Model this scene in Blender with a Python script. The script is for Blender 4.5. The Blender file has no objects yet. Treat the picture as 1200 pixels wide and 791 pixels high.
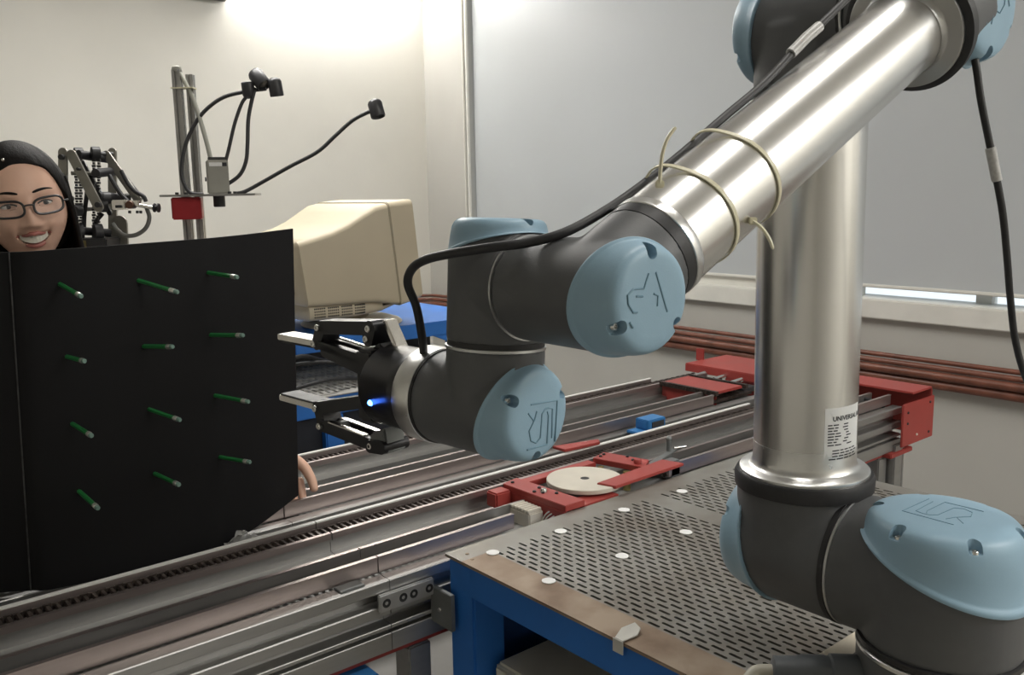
import bpy, bmesh, math, random
from mathutils import Vector, Matrix
R_ = math.radians
random.seed(7)
scene = bpy.context.scene
col = scene.collection
ZO = 0.92                       # shoulder axis of the robot stands 0.92 m above the floor; build coordinates are relative to it

# ------------------------------------------------------------------ camera
CAM = Vector((-0.95307, -0.41031, 0.43526)); YAW, PIT, ROL, FPX = R_(39.9064), R_(9.2791), R_(1.0210), 1051.05
fw = Vector((math.sin(YAW)*math.cos(PIT), math.cos(YAW)*math.cos(PIT), -math.sin(PIT)))
rt = Vector((math.cos(YAW), -math.sin(YAW), 0)); dn = fw.cross(rt)
cr, sr = math.cos(ROL), math.sin(ROL)
rt, dn = rt*cr + dn*sr, dn*cr - rt*sr
cam_d = bpy.data.cameras.new('camera'); cam = bpy.data.objects.new('camera', cam_d); col.objects.link(cam)
m = Matrix((( rt.x, -dn.x, -fw.x), (rt.y, -dn.y, -fw.y), (rt.z, -dn.z, -fw.z))).to_4x4()
m.translation = CAM + Vector((0, 0, ZO)); cam.matrix_world = m
cam_d.sensor_width = 36; cam_d.lens = 36*FPX/1200; cam_d.clip_start = .02
scene.camera = cam
def at(u, v, d):                # a point seen at (u, v) of the 1200 x 791 frame, d metres deep
    return CAM + fw*d + rt*((u-600)/FPX*d) + dn*((v-395.5)/FPX*d)

# ------------------------------------------------------------------ light
world = bpy.data.worlds.new('sky'); scene.world = world; world.use_nodes = True
world.node_tree.nodes['Background'].inputs[0].default_value = (.85, .93, 1, 1)
world.node_tree.nodes['Background'].inputs[1].default_value = 1.0
scene.view_settings.view_transform = 'Standard'; scene.view_settings.look = 'None'
scene.view_settings.gamma = 1; scene.view_settings.use_curve_mapping = False
scene.view_settings.exposure = 0.32
CEIL = 1.75
def area(name, loc, sx, sy, power, color, rot=(0, 0, 0)):
    l = bpy.data.lights.new(name, 'AREA'); l.shape = 'RECTANGLE'; l.size = sx; l.size_y = sy; l.energy = power; l.color = color
    o = bpy.data.objects.new(name, l); col.objects.link(o); o.location = Vector(loc)+Vector((0, 0, ZO)); o.rotation_euler = rot
    return o
LAMPS = [(0.2, 2.25, 24), (0.15, 0.05, 5), (1.15, -1.85, 38)]          # ceiling fixtures (x, y, watts), long side along x
for i, (lx, ly, lw) in enumerate(LAMPS):
    area('ceiling_lamp_light', (lx, ly, CEIL-.085), 1.2, .16, lw, (1, .98, .945))

# ------------------------------------------------------------------ materials
MATS = {}
def mat(name, rgb, rough=.5, metal=0., var=.0, scale=20., bump=0., bscale=200., stretch=None, emit=0., spec=.5, alpha=1., trans=0., dirt=None, aniso=0):
    if name in MATS: return MATS[name]
    m = bpy.data.materials.new(name); m.use_nodes = True; nt = m.node_tree; b = nt.nodes['Principled BSDF']
    c = tuple(rgb)+(1,)
    b.inputs['Base Color'].default_value = c; b.inputs['Roughness'].default_value = rough; b.inputs['Metallic'].default_value = metal
    b.inputs['Specular IOR Level'].default_value = spec; b.inputs['Alpha'].default_value = alpha
    if trans: b.inputs['Transmission Weight'].default_value = trans
    if aniso: b.inputs['Anisotropic'].default_value = aniso
    if emit: b.inputs['Emission Color'].default_value = c; b.inputs['Emission Strength'].default_value = emit
    tc = nt.nodes.new('ShaderNodeTexCoord'); mp = nt.nodes.new('ShaderNodeMapping'); nt.links.new(tc.outputs['Object'], mp.inputs['Vector'])
    if stretch: mp.inputs['Scale'].default_value = stretch
    if var or dirt:
        n = nt.nodes.new('ShaderNodeTexNoise'); n.inputs['Scale'].default_value = scale; n.inputs['Detail'].default_value = 6
        nt.links.new(mp.outputs[0], n.inputs['Vector'])
        cr = nt.nodes.new('ShaderNodeValToRGB'); nt.links.new(n.outputs['Fac'], cr.inputs[0])
        lo = dirt if dirt else tuple(max(0, x*(1-var)) for x in rgb); hi = tuple(min(1, x*(1+var)) for x in rgb)
        cr.color_ramp.elements[0].position = .32; cr.color_ramp.elements[1].position = .62
        cr.color_ramp.elements[0].color = tuple(lo)+(1,); cr.color_ramp.elements[1].color = tuple(hi)+(1,)
        nt.links.new(cr.outputs[0], b.inputs['Base Color'])
        rv = .07 if var > .035 else .012
        mr = nt.nodes.new('ShaderNodeMapRange'); mr.inputs['To Min'].default_value = max(0, rough-rv); mr.inputs['To Max'].default_value = min(1, rough+rv)
        nt.links.new(n.outputs['Fac'], mr.inputs['Value']); nt.links.new(mr.outputs[0], b.inputs['Roughness'])
    if bump:
        n2 = nt.nodes.new('ShaderNodeTexNoise'); n2.inputs['Scale'].default_value = bscale; n2.inputs['Detail'].default_value = 3
        nt.links.new(mp.outputs[0], n2.inputs['Vector'])
        bp = nt.nodes.new('ShaderNodeBump'); bp.inputs['Strength'].default_value = bump; bp.inputs['Distance'].default_value = .002
        nt.links.new(n2.outputs['Fac'], bp.inputs['Height']); nt.links.new(bp.outputs[0], b.inputs['Normal'])
    MATS[name] = m; return m
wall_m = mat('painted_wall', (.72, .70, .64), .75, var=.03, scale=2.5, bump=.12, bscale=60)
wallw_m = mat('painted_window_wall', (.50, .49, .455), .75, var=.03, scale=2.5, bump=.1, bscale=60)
ceil_m = mat('ceiling_paint', (.8, .79, .76), .8, var=.02, scale=3)
floor_m = mat('floor_vinyl', (.36, .35, .33), .5, var=.12, scale=5)
blind_m = mat('blind_sheet', (.50, .525, .54), .42, var=.02, scale=1.5)
sill_m = mat('sill_paint', (.72, .71, .66), .5, var=.04, scale=12)
pipe_m = mat('brown_pipe', (.16, .058, .036), .42, var=.25, scale=14, bump=.15, bscale=90)
grey_m = mat('robot_grey', (.094, .0975, .102), .48, var=.04, scale=60, bump=.06, bscale=900)
cap_m = mat('robot_blue', (.29, .445, .565), .42, var=.02, scale=30, bump=.05, bscale=800)
capline_m = mat('robot_blue_engraving', (.17, .30, .39), .5, var=.02)
tube_m = mat('brushed_aluminium', (.74, .735, .72), .26, 1, var=.02, scale=12, bump=0)
ring_m = mat('turned_aluminium', (.74, .74, .73), .3, 1, var=.04, scale=50)
seam_m = mat('seam_silver', (.55, .56, .56), .35, 1, var=.03)
black_m = mat('black_rubber', (.018, .018, .02), .5, var=.1, scale=60)
plast_m = mat('black_plastic', (.022, .022, .024), .38, var=.1, scale=60)
gripb_m = mat('black_anodised', (.02, .02, .023), .33, .3, var=.1, scale=60)
screw_m = mat('screw_steel', (.72, .72, .70), .25, 1, var=.05)
silver_m = mat('bright_steel', (.78, .76, .72), .25, 1, var=.04)
profile_m = mat('profile_aluminium', (.42, .415, .405), .42, .9, var=.05, scale=9, stretch=(1, 8, 8))
fence_m = mat('fence_aluminium', (.40, .34, .325), .38, .85, var=.1, scale=6, stretch=(.6, 8, 8))
strip_m = mat('white_plastic_strip', (.74, .73, .70), .4, var=.06, scale=8, stretch=(.5, 8, 8))
chain_m = mat('chain_steel', (.055, .042, .036), .5, .5, var=.5, scale=90)
red_m = mat('red_enamel', (.33, .048, .040), .45, var=.1, scale=9, bump=.05)
blue_m = mat('blue_enamel', (.018, .145, .50), .55, var=.12, scale=6, bump=.05)
bluep_m = mat('blue_plastic', (.03, .17, .42), .45, var=.08, scale=12)
plate_m = mat('worn_steel_plate', (.27, .262, .24), .42, .5, var=.1, scale=7, dirt=(.19, .165, .135))
rust_m = mat('rusty_steel_edge', (.30, .235, .175), .55, .35, var=.15, scale=14, dirt=(.19, .125, .08))
dark_m = mat('dark_underside', (.03, .03, .032), .7, var=.2)
paper_m = mat('white_paper', (.8, .8, .79), .6, var=.03)
beige_m = mat('monitor_plastic', (.52, .455, .335), .5, var=.03, scale=6, bump=.08, bscale=600)
beiged_m = mat('monitor_dark_plastic', (.33, .29, .21), .55, var=.04)  # darker beige for the case seam, top labels and swivel
plinth_m = mat('beige_board', (.62, .56, .45), .6, var=.05)
box_m = mat('grey_case', (.66, .63, .54), .6, var=.06, scale=9)
concrete_m = mat('bracket_steel', (.19, .2, .2), .5, .5, var=.1)
board_m = mat('black_card', (.006, .006, .0068), .65, spec=.22, var=.12, scale=5, bump=.06, bscale=150)
pencil_m = mat('green_paint', (.015, .15, .04), .4, var=.1, scale=60)
eraser_m = mat('grey_green_rubber', (.16, .26, .22), .6, var=.1, scale=80)
ferrule_m = mat('ferrule_metal', (.68, .68, .64), .35, .8, var=.2, scale=300)
skin_m = mat('skin', (.72, .45, .335), .5, var=.06, scale=14, bump=.05, bscale=300)
lip_m = mat('lips', (.42, .15, .125), .42, var=.06)
hair_m = mat('black_hair', (.008, .0065, .006), .65, spec=.18, var=.3, scale=30, bump=.5, bscale=60, stretch=(6, 6, 1))
tooth_m = mat('teeth', (.66, .62, .53), .3, var=.02)
mouth_m = mat('mouth_inside', (.08, .02, .02), .7, var=.1)
eyew_m = mat('eye_white', (.75, .72, .68), .3, var=.02)
iris_m = mat('dark_iris', (.02, .012, .008), .2, var=.1)
shirt_m = mat('dark_shirt', (.03, .032, .04), .8, var=.1, scale=40)
trouser_m = mat('dark_trousers', (.025, .03, .045), .8, var=.1, scale=40)
glass_m = mat('spectacle_lens', (.95, .95, .95), .03, alpha=.04, spec=.5)
gunmetal_m = mat('gunmetal', (.25, .24, .21), .45, .7, var=.12, scale=20)
camgrey_m = mat('grey_painted_case', (.30, .295, .26), .5, var=.05)
vred_m = mat('dark_red_paint', (.30, .015, .02), .45, var=.08)
tie_m = mat('nylon_tie', (.72, .68, .50), .4, var=.04)
ivory_m = mat('ivory_disc', (.60, .56, .48), .45, var=.06, scale=14)
brass_m = mat('brass', (.5, .42, .18), .35, .9, var=.1)
led_m = mat('blue_led', (.05, .18, 1), .3, emit=14)
lamp_m = mat('lamp_diffuser', (1, .96, .88), .4, emit=6)
lampbody_m = mat('lamp_housing', (.78, .77, .74), .45, var=.02)
dkbrown_m = mat('dark_brown_casing', (.10, .085, .07), .5, var=.1)
sleeve_m = mat('clear_sleeve', (.5, .5, .49), .3, var=.1, scale=300)

# ------------------------------------------------------------------ mesh helpers
def frame(axis, ref=None):
    a = Vector(axis).normalized()
    r = Vector(ref) if ref is not None else (Vector((0, 0, 1)) if abs(a.z) < .9 else Vector((1, 0, 0)))
    u = (r - a*r.dot(a)).normalized(); return u, a.cross(u), a
class MB:
    def __init__(s): s.v = []; s.f = []
    def add(s, vs, fs):
        k = len(s.v); s.v += [Vector(p) for p in vs]; s.f += [tuple(i+k for i in f) for f in fs]; return s
    def box(s, lo, hi):
        (a, b, c), (d, e, f) = lo, hi
        return s.add([(a,b,c),(d,b,c),(d,e,c),(a,e,c),(a,b,f),(d,b,f),(d,e,f),(a,e,f)], [(0,3,2,1),(4,5,6,7),(0,1,5,4),(1,2,6,5),(2,3,7,6),(3,0,4,7)])
    def obox(s, c, ux, uy, uz, sx, sy, sz):
        c = Vector(c); X = Vector(ux).normalized()*sx/2; Y = Vector(uy).normalized()*sy/2; Z = Vector(uz).normalized()*sz/2
        vs = [c+X*i+Y*j+Z*k for k in (-1, 1) for i, j in ((-1,-1),(1,-1),(1,1),(-1,1))]
        return s.add(vs, [(0,3,2,1),(4,5,6,7),(0,1,5,4),(1,2,6,5),(2,3,7,6),(3,0,4,7)])
    def lathe(s, o, axis, prof, n=32, ref=None, capped=True):
        u, w, a = frame(axis, ref); o = Vector(o); vs = []; fs = []
        for r, h in prof:
            for i in range(n):
                t = 2*math.pi*i/n; vs.append(o + a*h + (u*math.cos(t)+w*math.sin(t))*r)
        for k in range(len(prof)-1):
            for i in range(n):
                j = (i+1) % n; fs.append((k*n+i, k*n+j, (k+1)*n+j, (k+1)*n+i))
        if capped:
            fs.append(tuple(reversed(range(n)))); fs.append(tuple(range((len(prof)-1)*n, len(prof)*n)))
        return s.add(vs, fs)
    def cyl(s, p0, p1, r, r1=None, n=20):
        p0, p1 = Vector(p0), Vector(p1); return s.lathe(p0, p1-p0, [(r, 0), (r if r1 is None else r1, (p1-p0).length)], n)
    def tube(s, pts, r, n=10):
        pts = [Vector(p) for p in pts]; rr = r if isinstance(r, (list, tuple)) else [r]*len(pts)
        vs = []; fs = []; u = None
        for k, p in enumerate(pts):
            t = (pts[min(k+1, len(pts)-1)] - pts[max(k-1, 0)]).normalized()
            if u is None: u = frame(t)[0]
            u = (u - t*u.dot(t)).normalized(); w = t.cross(u)
            for i in range(n):
                a = 2*math.pi*i/n; vs.append(p + (u*math.cos(a)+w*math.sin(a))*rr[k])
        for k in range(len(pts)-1):
            for i in range(n):
                j = (i+1) % n; fs.append((k*n+i, k*n+j, (k+1)*n+j, (k+1)*n+i))
        fs.append(tuple(reversed(range(n)))); fs.append(tuple(range((len(pts)-1)*n, len(pts)*n)))
        return s.add(vs, fs)
    def prism(s, poly, vec):        # poly: 3D ring, extruded by vec
        poly = [Vector(p) for p in poly]; vec = Vector(vec); n = len(poly)
        nrm = Vector((0, 0, 0))
        for i in range(n): nrm += poly[i].cross(poly[(i+1) % n])
        if nrm.dot(vec) < 0: poly = poly[::-1]
        fs = [tuple(reversed(range(n))), tuple(range(n, 2*n))] + [(i, (i+1) % n, n+(i+1) % n, n+i) for i in range(n)]
        return s.add(poly + [p+vec for p in poly], fs)
    def torus(s, c, axis, R, r, n=48, k=8, ref=None):
        u, w, a = frame(axis, ref); c = Vector(c); vs = []; fs = []
        for i in range(n):
            t = 2*math.pi*i/n; d = u*math.cos(t)+w*math.sin(t)
            for j in range(k):
                q = 2*math.pi*j/k; vs.append(c + d*(R+r*math.cos(q)) + a*(r*math.sin(q)))
        for i in range(n):
            for j in range(k): fs.append((i*k+j, ((i+1) % n)*k+j, ((i+1) % n)*k+(j+1) % k, i*k+(j+1) % k))
        return s.add(vs, fs)
    def ball(s, c, rx, ry=None, rz=None, n=20, m=12, rot=None):
        ry = ry or rx; rz = rz or rx; c = Vector(c); vs = []; fs = []; rot = rot or Matrix.Identity(3)
        for i in range(m+1):
            p = math.pi*i/m
            for j in range(n):
                t = 2*math.pi*j/n; vs.append(c + rot @ Vector((rx*math.sin(p)*math.cos(t), ry*math.sin(p)*math.sin(t), rz*math.cos(p))))
        for i in range(m):
            for j in range(n): fs.append((i*n+j, (i+1)*n+j, (i+1)*n+(j+1) % n, i*n+(j+1) % n))
        return s.add(vs, fs)
def spline(pts, k=8):
    P = [Vector(p) for p in pts]; P = [P[0]*2-P[1]] + P + [P[-1]*2-P[-2]]; out = []
    for i in range(1, len(P)-2):
        for j in range(k):
            t = j/k; a, b, c, d = P[i-1], P[i], P[i+1], P[i+2]
            out.append(.5*((2*b)+(c-a)*t+(2*a-5*b+4*c-d)*t*t+(3*b-a-3*c+d)*t**3))
    return out+[P[-2]]
def tag(o, label=None, cat=None, group=None, kind=None):
    for k, v in (('label', label), ('category', cat), ('group', group), ('kind', kind)):
        if v: o[k] = v
    return o
ORG = {}
def thing(name, label, cat, loc, group=None):
    o = bpy.data.objects.new(name, None); o.empty_display_size = .05; col.objects.link(o)
    o.location = Vector(loc)+Vector((0, 0, ZO)); ORG[o.name] = Vector(loc)
    return tag(o, label, cat, group)
def build(name, mb, m, parent=None, loc=None, smooth=True, angle=40, bevel=0, seg=2, weld=False):
    org = ORG[parent.name] if parent else Vector(loc if loc is not None else (0, 0, 0))
    me = bpy.data.meshes.new(name); me.from_pydata([tuple(v-org) for v in mb.v], [], mb.f); me.validate()
    bm = bmesh.new(); bm.from_mesh(me)
    if weld: bmesh.ops.remove_doubles(bm, verts=bm.verts, dist=1e-5)
    bmesh.ops.recalc_face_normals(bm, faces=bm.faces)
    if bevel:
        es = [e for e in bm.edges if len(e.link_faces) == 2 and e.calc_face_angle(0) > R_(35)]
        bmesh.ops.bevel(bm, geom=es, offset=bevel, segments=seg, affect='EDGES', clamp_overlap=True)
    bm.to_mesh(me); bm.free()
    if smooth:
        me.shade_smooth(); me.set_sharp_from_angle(angle=R_(angle))
    me.materials.append(m)
    o = bpy.data.objects.new(name, me); col.objects.link(o)
    if parent: o.parent = parent
    else: o.location = org+Vector((0, 0, ZO))
    ORG[o.name] = org
    return o
def bake(o):                       # keep the evaluated mesh, drop the modifiers
    dg = bpy.context.evaluated_depsgraph_get(); dg.update()
    me = bpy.data.meshes.new_from_object(o.evaluated_get(dg)); o.modifiers.clear(); old = o.data; o.data = me; me.name = old.name
    bpy.data.meshes.remove(old); return o
def copy_tree(o, parent=None):
    c = o.copy(); col.objects.link(c); c.parent = parent; ORG[c.name] = ORG[o.name]
    for ch in list(o.children): copy_tree(ch, c)
    return c
V = Vector

# ================================================================== the setting
XW, YL, FLOOR = 2.0, 3.84, -ZO
tag(build('floor', MB().box((-3, -2.6, FLOOR-.05), (XW+.2, YL+.2, FLOOR)), floor_m, smooth=False), kind='structure')
tag(build('ceiling', MB().box((-3, -2.6, CEIL), (XW+.2, YL+.2, CEIL+.05)), ceil_m, smooth=False), kind='structure')
tag(build('wall_left', MB().box((-3, YL, FLOOR), (XW, YL+.12, CEIL)), wall_m, smooth=False), kind='structure')
tag(build('wall_back', MB().box((-3.1, -2.6, FLOOR), (-3, YL, CEIL)), wall_m, smooth=False), kind='structure')
tag(build('wall_right', MB().box((-3, -2.7, FLOOR), (XW, -2.6, CEIL)), wall_m, smooth=False), kind='structure')
WZ0, WZ1, WY1, WY0 = .04, 1.6, 3.44, -1.2        # window opening in the window wall
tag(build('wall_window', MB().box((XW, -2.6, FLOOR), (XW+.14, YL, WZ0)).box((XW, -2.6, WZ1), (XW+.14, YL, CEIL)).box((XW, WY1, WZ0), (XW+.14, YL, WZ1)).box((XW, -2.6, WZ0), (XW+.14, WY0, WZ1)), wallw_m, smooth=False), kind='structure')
win = tag(build('window_1', MB().box((XW+.10, WY0, WZ0), (XW+.13, WY0+.05, WZ1)).box((XW+.10, WY1-.05, WZ0), (XW+.13, WY1, WZ1)).box((XW+.10, WY0, WZ1-.05), (XW+.13, WY1, WZ1)), sill_m, smooth=False), kind='structure')
build('pane', MB().box((XW+.105, WY0+.05, WZ0), (XW+.111, WY1-.05, WZ1-.05)), mat('window_glass', (.95, .97, .97), .05, trans=1, spec=.5), win, smooth=False)
build('blind', MB().box((XW+.02, WY0+.01, .085), (XW+.026, WY1-.02, WZ1)), blind_m, win, smooth=False)
build('blind_rail', MB().box((XW+.012, WY0+.01, .080), (XW+.034, WY1-.02, .092)), sill_m, win, bevel=.003)
build('gap_packing', MB().box((XW+.03, 1.22, WZ0+.002), (XW+.06, WY1-.02, .086)), sill_m, win, smooth=False)
for y in (.80, 1.62, 2.6): build('mullion', MB().box((XW+.085, y, WZ0), (XW+.13, y+.05, WZ1-.05)), sill_m, win, smooth=False)
tag(build('trim_1', MB().box((XW-.03, -2.6, -.022), (XW, WY1+.03, .046)).box((XW, WY0, .0), (XW+.12, WY1, .0455)), sill_m, bevel=.004), kind='structure')
tag(build('trim_2', MB().box((XW-.014, WY1-.008, .0465), (XW, WY1+.008, CEIL)), sill_m, bevel=.003), kind='structure')
tag(build('trim_3', MB().box((XW-.010, WY1+.030, .0465), (XW, WY1+.040, CEIL)), sill_m, bevel=.003), kind='structure')

# brown pipes under the sill, round the corner
for k, (z, r) in enumerate(((-.1425, .0085), (-.1620, .0095), (-.1875, .0145), (-.2195, .0160))):
    off = .03 + (.012 if k in (1, 2) else 0)
    pts = [V((XW-off, -2.5, z)), V((XW-off, YL-.10-off, z)), V((XW-off-.01, YL-.045-off, z)), V((XW-off-.045, YL-.01-off, z)), V((XW-.10-off, YL-off, z)), V((-.5, YL-off, z))]
    o = build('pipe', MB().tube(pts, r, 14), pipe_m, loc=(XW-off, 0, z), angle=60)
    tag(o, ['thin brown pipe, topmost of four under the window sill', 'second brown pipe from the top under the window sill', 'third brown pipe from the top under the window sill', 'lowest of the four brown pipes under the window sill'][k], 'pipe', 'brown pipes along the window wall')

# lamps
for i, (lx, ly, lw) in enumerate(LAMPS):
    t = thing('ceiling_lamp', ['long white ceiling lamp above the rear table', 'long white ceiling lamp above the robot arm', 'long white ceiling lamp at the right end of the room'][i], 'lamp', (lx, ly, CEIL), 'ceiling lamps')
    build('housing', MB().box((lx-.63, ly-.1, CEIL-.06), (lx+.63, ly+.1, CEIL)), lampbody_m, t, bevel=.006)
    build('diffuser', MB().box((lx-.6, ly-.08, CEIL-.078), (lx+.6, ly+.08, CEIL-.06)), lamp_m, t, bevel=.006)
t = thing('wall_lamp', 'fluorescent tube lamp high on the white wall', 'lamp', (1.33, YL, 1.56))
build('housing', MB().box((.75, YL-.05, 1.53), (1.91, YL, 1.60)), lampbody_m, t, bevel=.006)
build('lamp_tube', MB().cyl((.78, YL-.085, 1.545), (1.88, YL-.085, 1.545), .013), mat('fluorescent_tube', (1, .98, .945), .4, emit=92), t)
for x in (.77, 1.875): build('lamp_holder', MB().box((x, YL-.105, 1.525), (x+.02, YL-.05, 1.565)), lampbody_m, t, bevel=.003)
t = thing('wall_unit', 'dark brown casing mounted on the white wall at the top edge', 'casing', (.5, YL, 1.36))
build('casing', MB().prism([(-.12, YL, 1.335), (-.12, YL-.16, 1.36), (-.12, YL-.18, 1.60), (-.12, YL, 1.60)], (1.0, 0, 0)), dkbrown_m, t, bevel=.012)
build('front_panel', MB().box((-.10, YL-.187, 1.40), (.86, YL-.17, 1.58)), lampbody_m, t, bevel=.004)
nl = at(468, 40, 3.42); nl.y = YL
o = build('nail', MB().cyl((nl.x, YL, nl.z), (nl.x, YL-.02, nl.z), .006, n=10).ball((nl.x, YL-.02, nl.z), .008, n=10, m=6), black_m, loc=nl)
tag(o, 'small black nail in the bare white wall', 'nail')

# ================================================================== the robot arm
S0 = V((0, 0, 0)); SU = V((0, .1741, 0)); EU = V((-.012, .1741, .6119)); EF = V((-.012, .0398, .6119))
FD = V((-.88653, 0, -.46268)); W1 = V((-.4942, .0398, .3603)); W2 = V((-.4942, .1555, .3640))
WD = V((-.0600, 0, -.9982)).normalized(); W3 = V((-.5005, .1555, .2590)); TD = V((-.11776, .993, .0082)).normalized()
YP = V((0, 1, 0)); UP = V((0, 0, 1)); AU = (EU-SU).normalized()
TABLE = -.14
rob = thing('robot_arm', 'grey six joint robot arm with pale blue caps on the perforated table', 'robot arm', (0, 0, TABLE))
def housing(name, segs, vox, it=8):
    mb = MB()
    for sg in segs:
        if len(sg) == 7:          # cylinder ending in a slanted plane under its cap
            c, a, b, r, hb, h0, k = sg; u, w, a = frame(a, b); n = 48; c = V(c)
            lo = [c + a*hb + (u*math.cos(2*math.pi*i/n)+w*math.sin(2*math.pi*i/n))*r for i in range(n)]
            hi = [c + a*(h0+k*math.cos(2*math.pi*i/n)+.003) + (u*math.cos(2*math.pi*i/n)+w*math.sin(2*math.pi*i/n))*r for i in range(n)]
            mb.add(lo+hi, [tuple(reversed(range(n))), tuple(range(n, 2*n))]+[(i, (i+1) % n, n+(i+1) % n, n+i) for i in range(n)]); continue
        p0, p1, r = sg
        mb.cyl(p0, p1, r, n=48) if not isinstance(r, tuple) else mb.cyl(p0, p1, r[0], r[1], n=48)
    o = build(name, mb, grey_m, rob, smooth=False)
    md = o.modifiers.new('r', 'REMESH'); md.mode = 'VOXEL'; md.voxel_size = vox; md.use_smooth_shade = True
    md = o.modifiers.new('s', 'SMOOTH'); md.factor = .5; md.iterations = it
    bake(o); o.data.shade_smooth(); return o
def cap(c, a, b, r, h0, k, top, screws, rs=.80, label=None):
    """slanted cap: c joint centre, a outward axis, b side of the outlet (rim lies further out there)"""
    u, w, a = frame(a, b); n = 64; mb = MB(); c = V(c); vs = []; fs = []
    rows = [(1.0, 0, .0), (1.045, 0, .0), (1.052, .03, .0), (1.045, .075, .0), (1.015, .10, 0), (1.0, .14, 0), (.975, .42, 0), (.955, .62, 0), (.925, .78, 0), (.885, .885, 0), (.83, .945, 0), (.75, .98, 0), (.6, .995, 0), (.3, 1.0, 0)]
    for rr, q, _ in rows:
        for i in range(n):
            t = 2*math.pi*i/n; hb = h0 + k*math.cos(t)
            vs.append(c + a*(hb+(top-hb)*q) + (u*math.cos(t)+w*math.sin(t))*r*rr)
    for j in range(len(rows)-1):
        for i in range(n): fs.append((j*n+i, j*n+(i+1) % n, (j+1)*n+(i+1) % n, (j+1)*n+i))
    fs.append(tuple(range((len(rows)-1)*n, len(rows)*n))); fs.append(tuple(reversed(range(n))))
    mb.add(vs, fs)
    o = build('cap', mb, cap_m, rob, angle=60)
    if label: o['label'] = label
    if screws:
        pr = .0026 + r*.055; cut = MB()
        for g in screws:
            d = u*math.cos(R_(g))+w*math.sin(R_(g))
            for s in range(2): cut.cyl(c+d*r*(rs+s*.05)+a*(top-.005-.010*r/.08), c+d*r*(rs+s*.05)+a*(top+.02), pr, n=14)
        co = build('cut', cut, cap_m, rob)
        md = co.modifiers.new('r', 'REMESH'); md.mode = 'VOXEL'; md.voxel_size = pr/5
        bake(co)
        md = o.modifiers.new('b', 'BOOLEAN'); md.operation = 'DIFFERENCE'; md.object = co; md.solver = 'EXACT'
        bake(o); bpy.data.objects.remove(co, do_unlink=True)
        o.data.shade_smooth(); o.data.set_sharp_from_angle(angle=R_(50))
        for g in screws:
            d = u*math.cos(R_(g))+w*math.sin(R_(g)); p = c+d*r*rs+a*(top-.0055-.010*r/.08)
            build('screw', MB().lathe(p, a, [(pr*.62, 0), (pr*.62, .003), (pr*.5, .004), (pr*.3, .004), (pr*.3, .002)], 12), screw_m, o)
    return o
def engrave(o, c, a, b, top, lines, r=.0011):
    """raised-edge marking: polylines in the cap face plane, x towards b"""
    u, w, a = frame(a, b)
    mb = MB()
    for ln in lines: mb.tube([V(c)+a*(top+.0001)+u*x+w*y for x, y in ln], r, 6)
    e = build('marking', mb, capline_m, o); e['kind'] = 'stuff'; return e

# -- base, shoulder
build('mount_plate', MB().box((-.15, -.15, TABLE+.001), (.15, .137, TABLE+.009)), plinth_m, rob, bevel=.001)
build('base', MB().lathe((0, 0, TABLE+.009), UP, [(.098, 0), (.098, .012), (.092, .018), (.086, .024), (.086, .06)], 64), grey_m, rob)
build('base_ring', MB().lathe((0, 0, -.076), UP, [(.0845, 0), (.087, .002), (.087, .006), (.0845, .008)], 64), ring_m, rob)
build('seal_ring', MB().lathe((0, 0, -.068), UP, [(.084, 0), (.0865, .001), (.0865, .007), (.084, .008)], 64), black_m, rob)
housing('shoulder_housing', [((0, 0, 0), UP, YP, .0835, -.064, .030, .032), ((0, 0, -.001), (0, .104, -.001), .0775)], .0035)
cap0 = cap((0, 0, 0), UP, (0, 1, 0), .0835, .030, .032, .082, (15, 75, 135, 195, 255, 315), .86)
build('seam_ring', MB().lathe((0, .0955, 0), YP, [(.076, 0), (.0785, .0005), (.0785, .0035), (.076, .004)], 64), seam_m, rob)
build('seal_ring', MB().lathe((0, .0990, 0), YP, [(.076, 0), (.0795, .001), (.0795, .007), (.076, .008)], 64), black_m, rob)
housing('upper_arm_housing', [(SU, YP, UP, .079, -.0691, .034, .016), (SU, SU+AU*.079, .079)], .0035)
cap(SU, YP, (0, 0, 1), .0785, .034, .016, .078, (60, 180, 300), .84)
build('seal_ring', MB().lathe(SU, AU, [(.076, .072), (.082, .075), (.0825, .088), (.080, .093), (.074, .0935)], 64), black_m, rob)
build('flange', MB().lathe(SU, AU, [(.074, .090), (.0765, .0915), (.0765, .0965), (.0745, .0985), (.066, .0995), (.062, .103), (.0605, .110), (.0603, .13)], 64), ring_m, rob)
uat = build('upper_arm_tube', MB().lathe(SU, AU, [(.060, .10), (.060, .53)], 96), tube_m, rob)
build('flange', MB().lathe(SU, AU, [(.0603, .505), (.062, .520), (.070, .526), (.070, .534), (.062, .536)], 64), ring_m, rob)
# -- elbow
build('seal_ring', MB().lathe(SU, AU, [(.066, .533), (.0705, .536), (.0705, .545), (.066, .548)], 64), black_m, rob)
housing('elbow_housing', [(EU, YP, -AU, .062, -.0641, .040, .012), (EU, EU-AU*.066, .066)], .003)
cap(EU, YP, -AU, .062, .040, .012, .076, (60, 180, 300), .84)
build('seam_ring', MB().lathe((-.012, .1060, .6119), YP, [(.060, 0), (.0625, .0005), (.0625, .0032), (.060, .004)], 64), seam_m, rob)
build('seal_ring', MB().lathe((-.012, .1095, .6119), YP, [(.059, 0), (.0615, .001), (.0615, .004), (.059, .005)], 64), black_m, rob)
housing('forearm_housing', [(EF, -YP, FD, .0625, -.0662, .028, .012), (EF, EF+FD*.052, .0625)], .003)
cape = cap(EF, -YP, FD, .0615, .028, .012, .060, (0, 60, 120, 180, 240, 300), .84)
build('seal_ring', MB().lathe(EF, FD, [(.058, .046), (.0635, .050), (.0635, .060), (.058, .063)], 64), black_m, rob)
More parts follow.
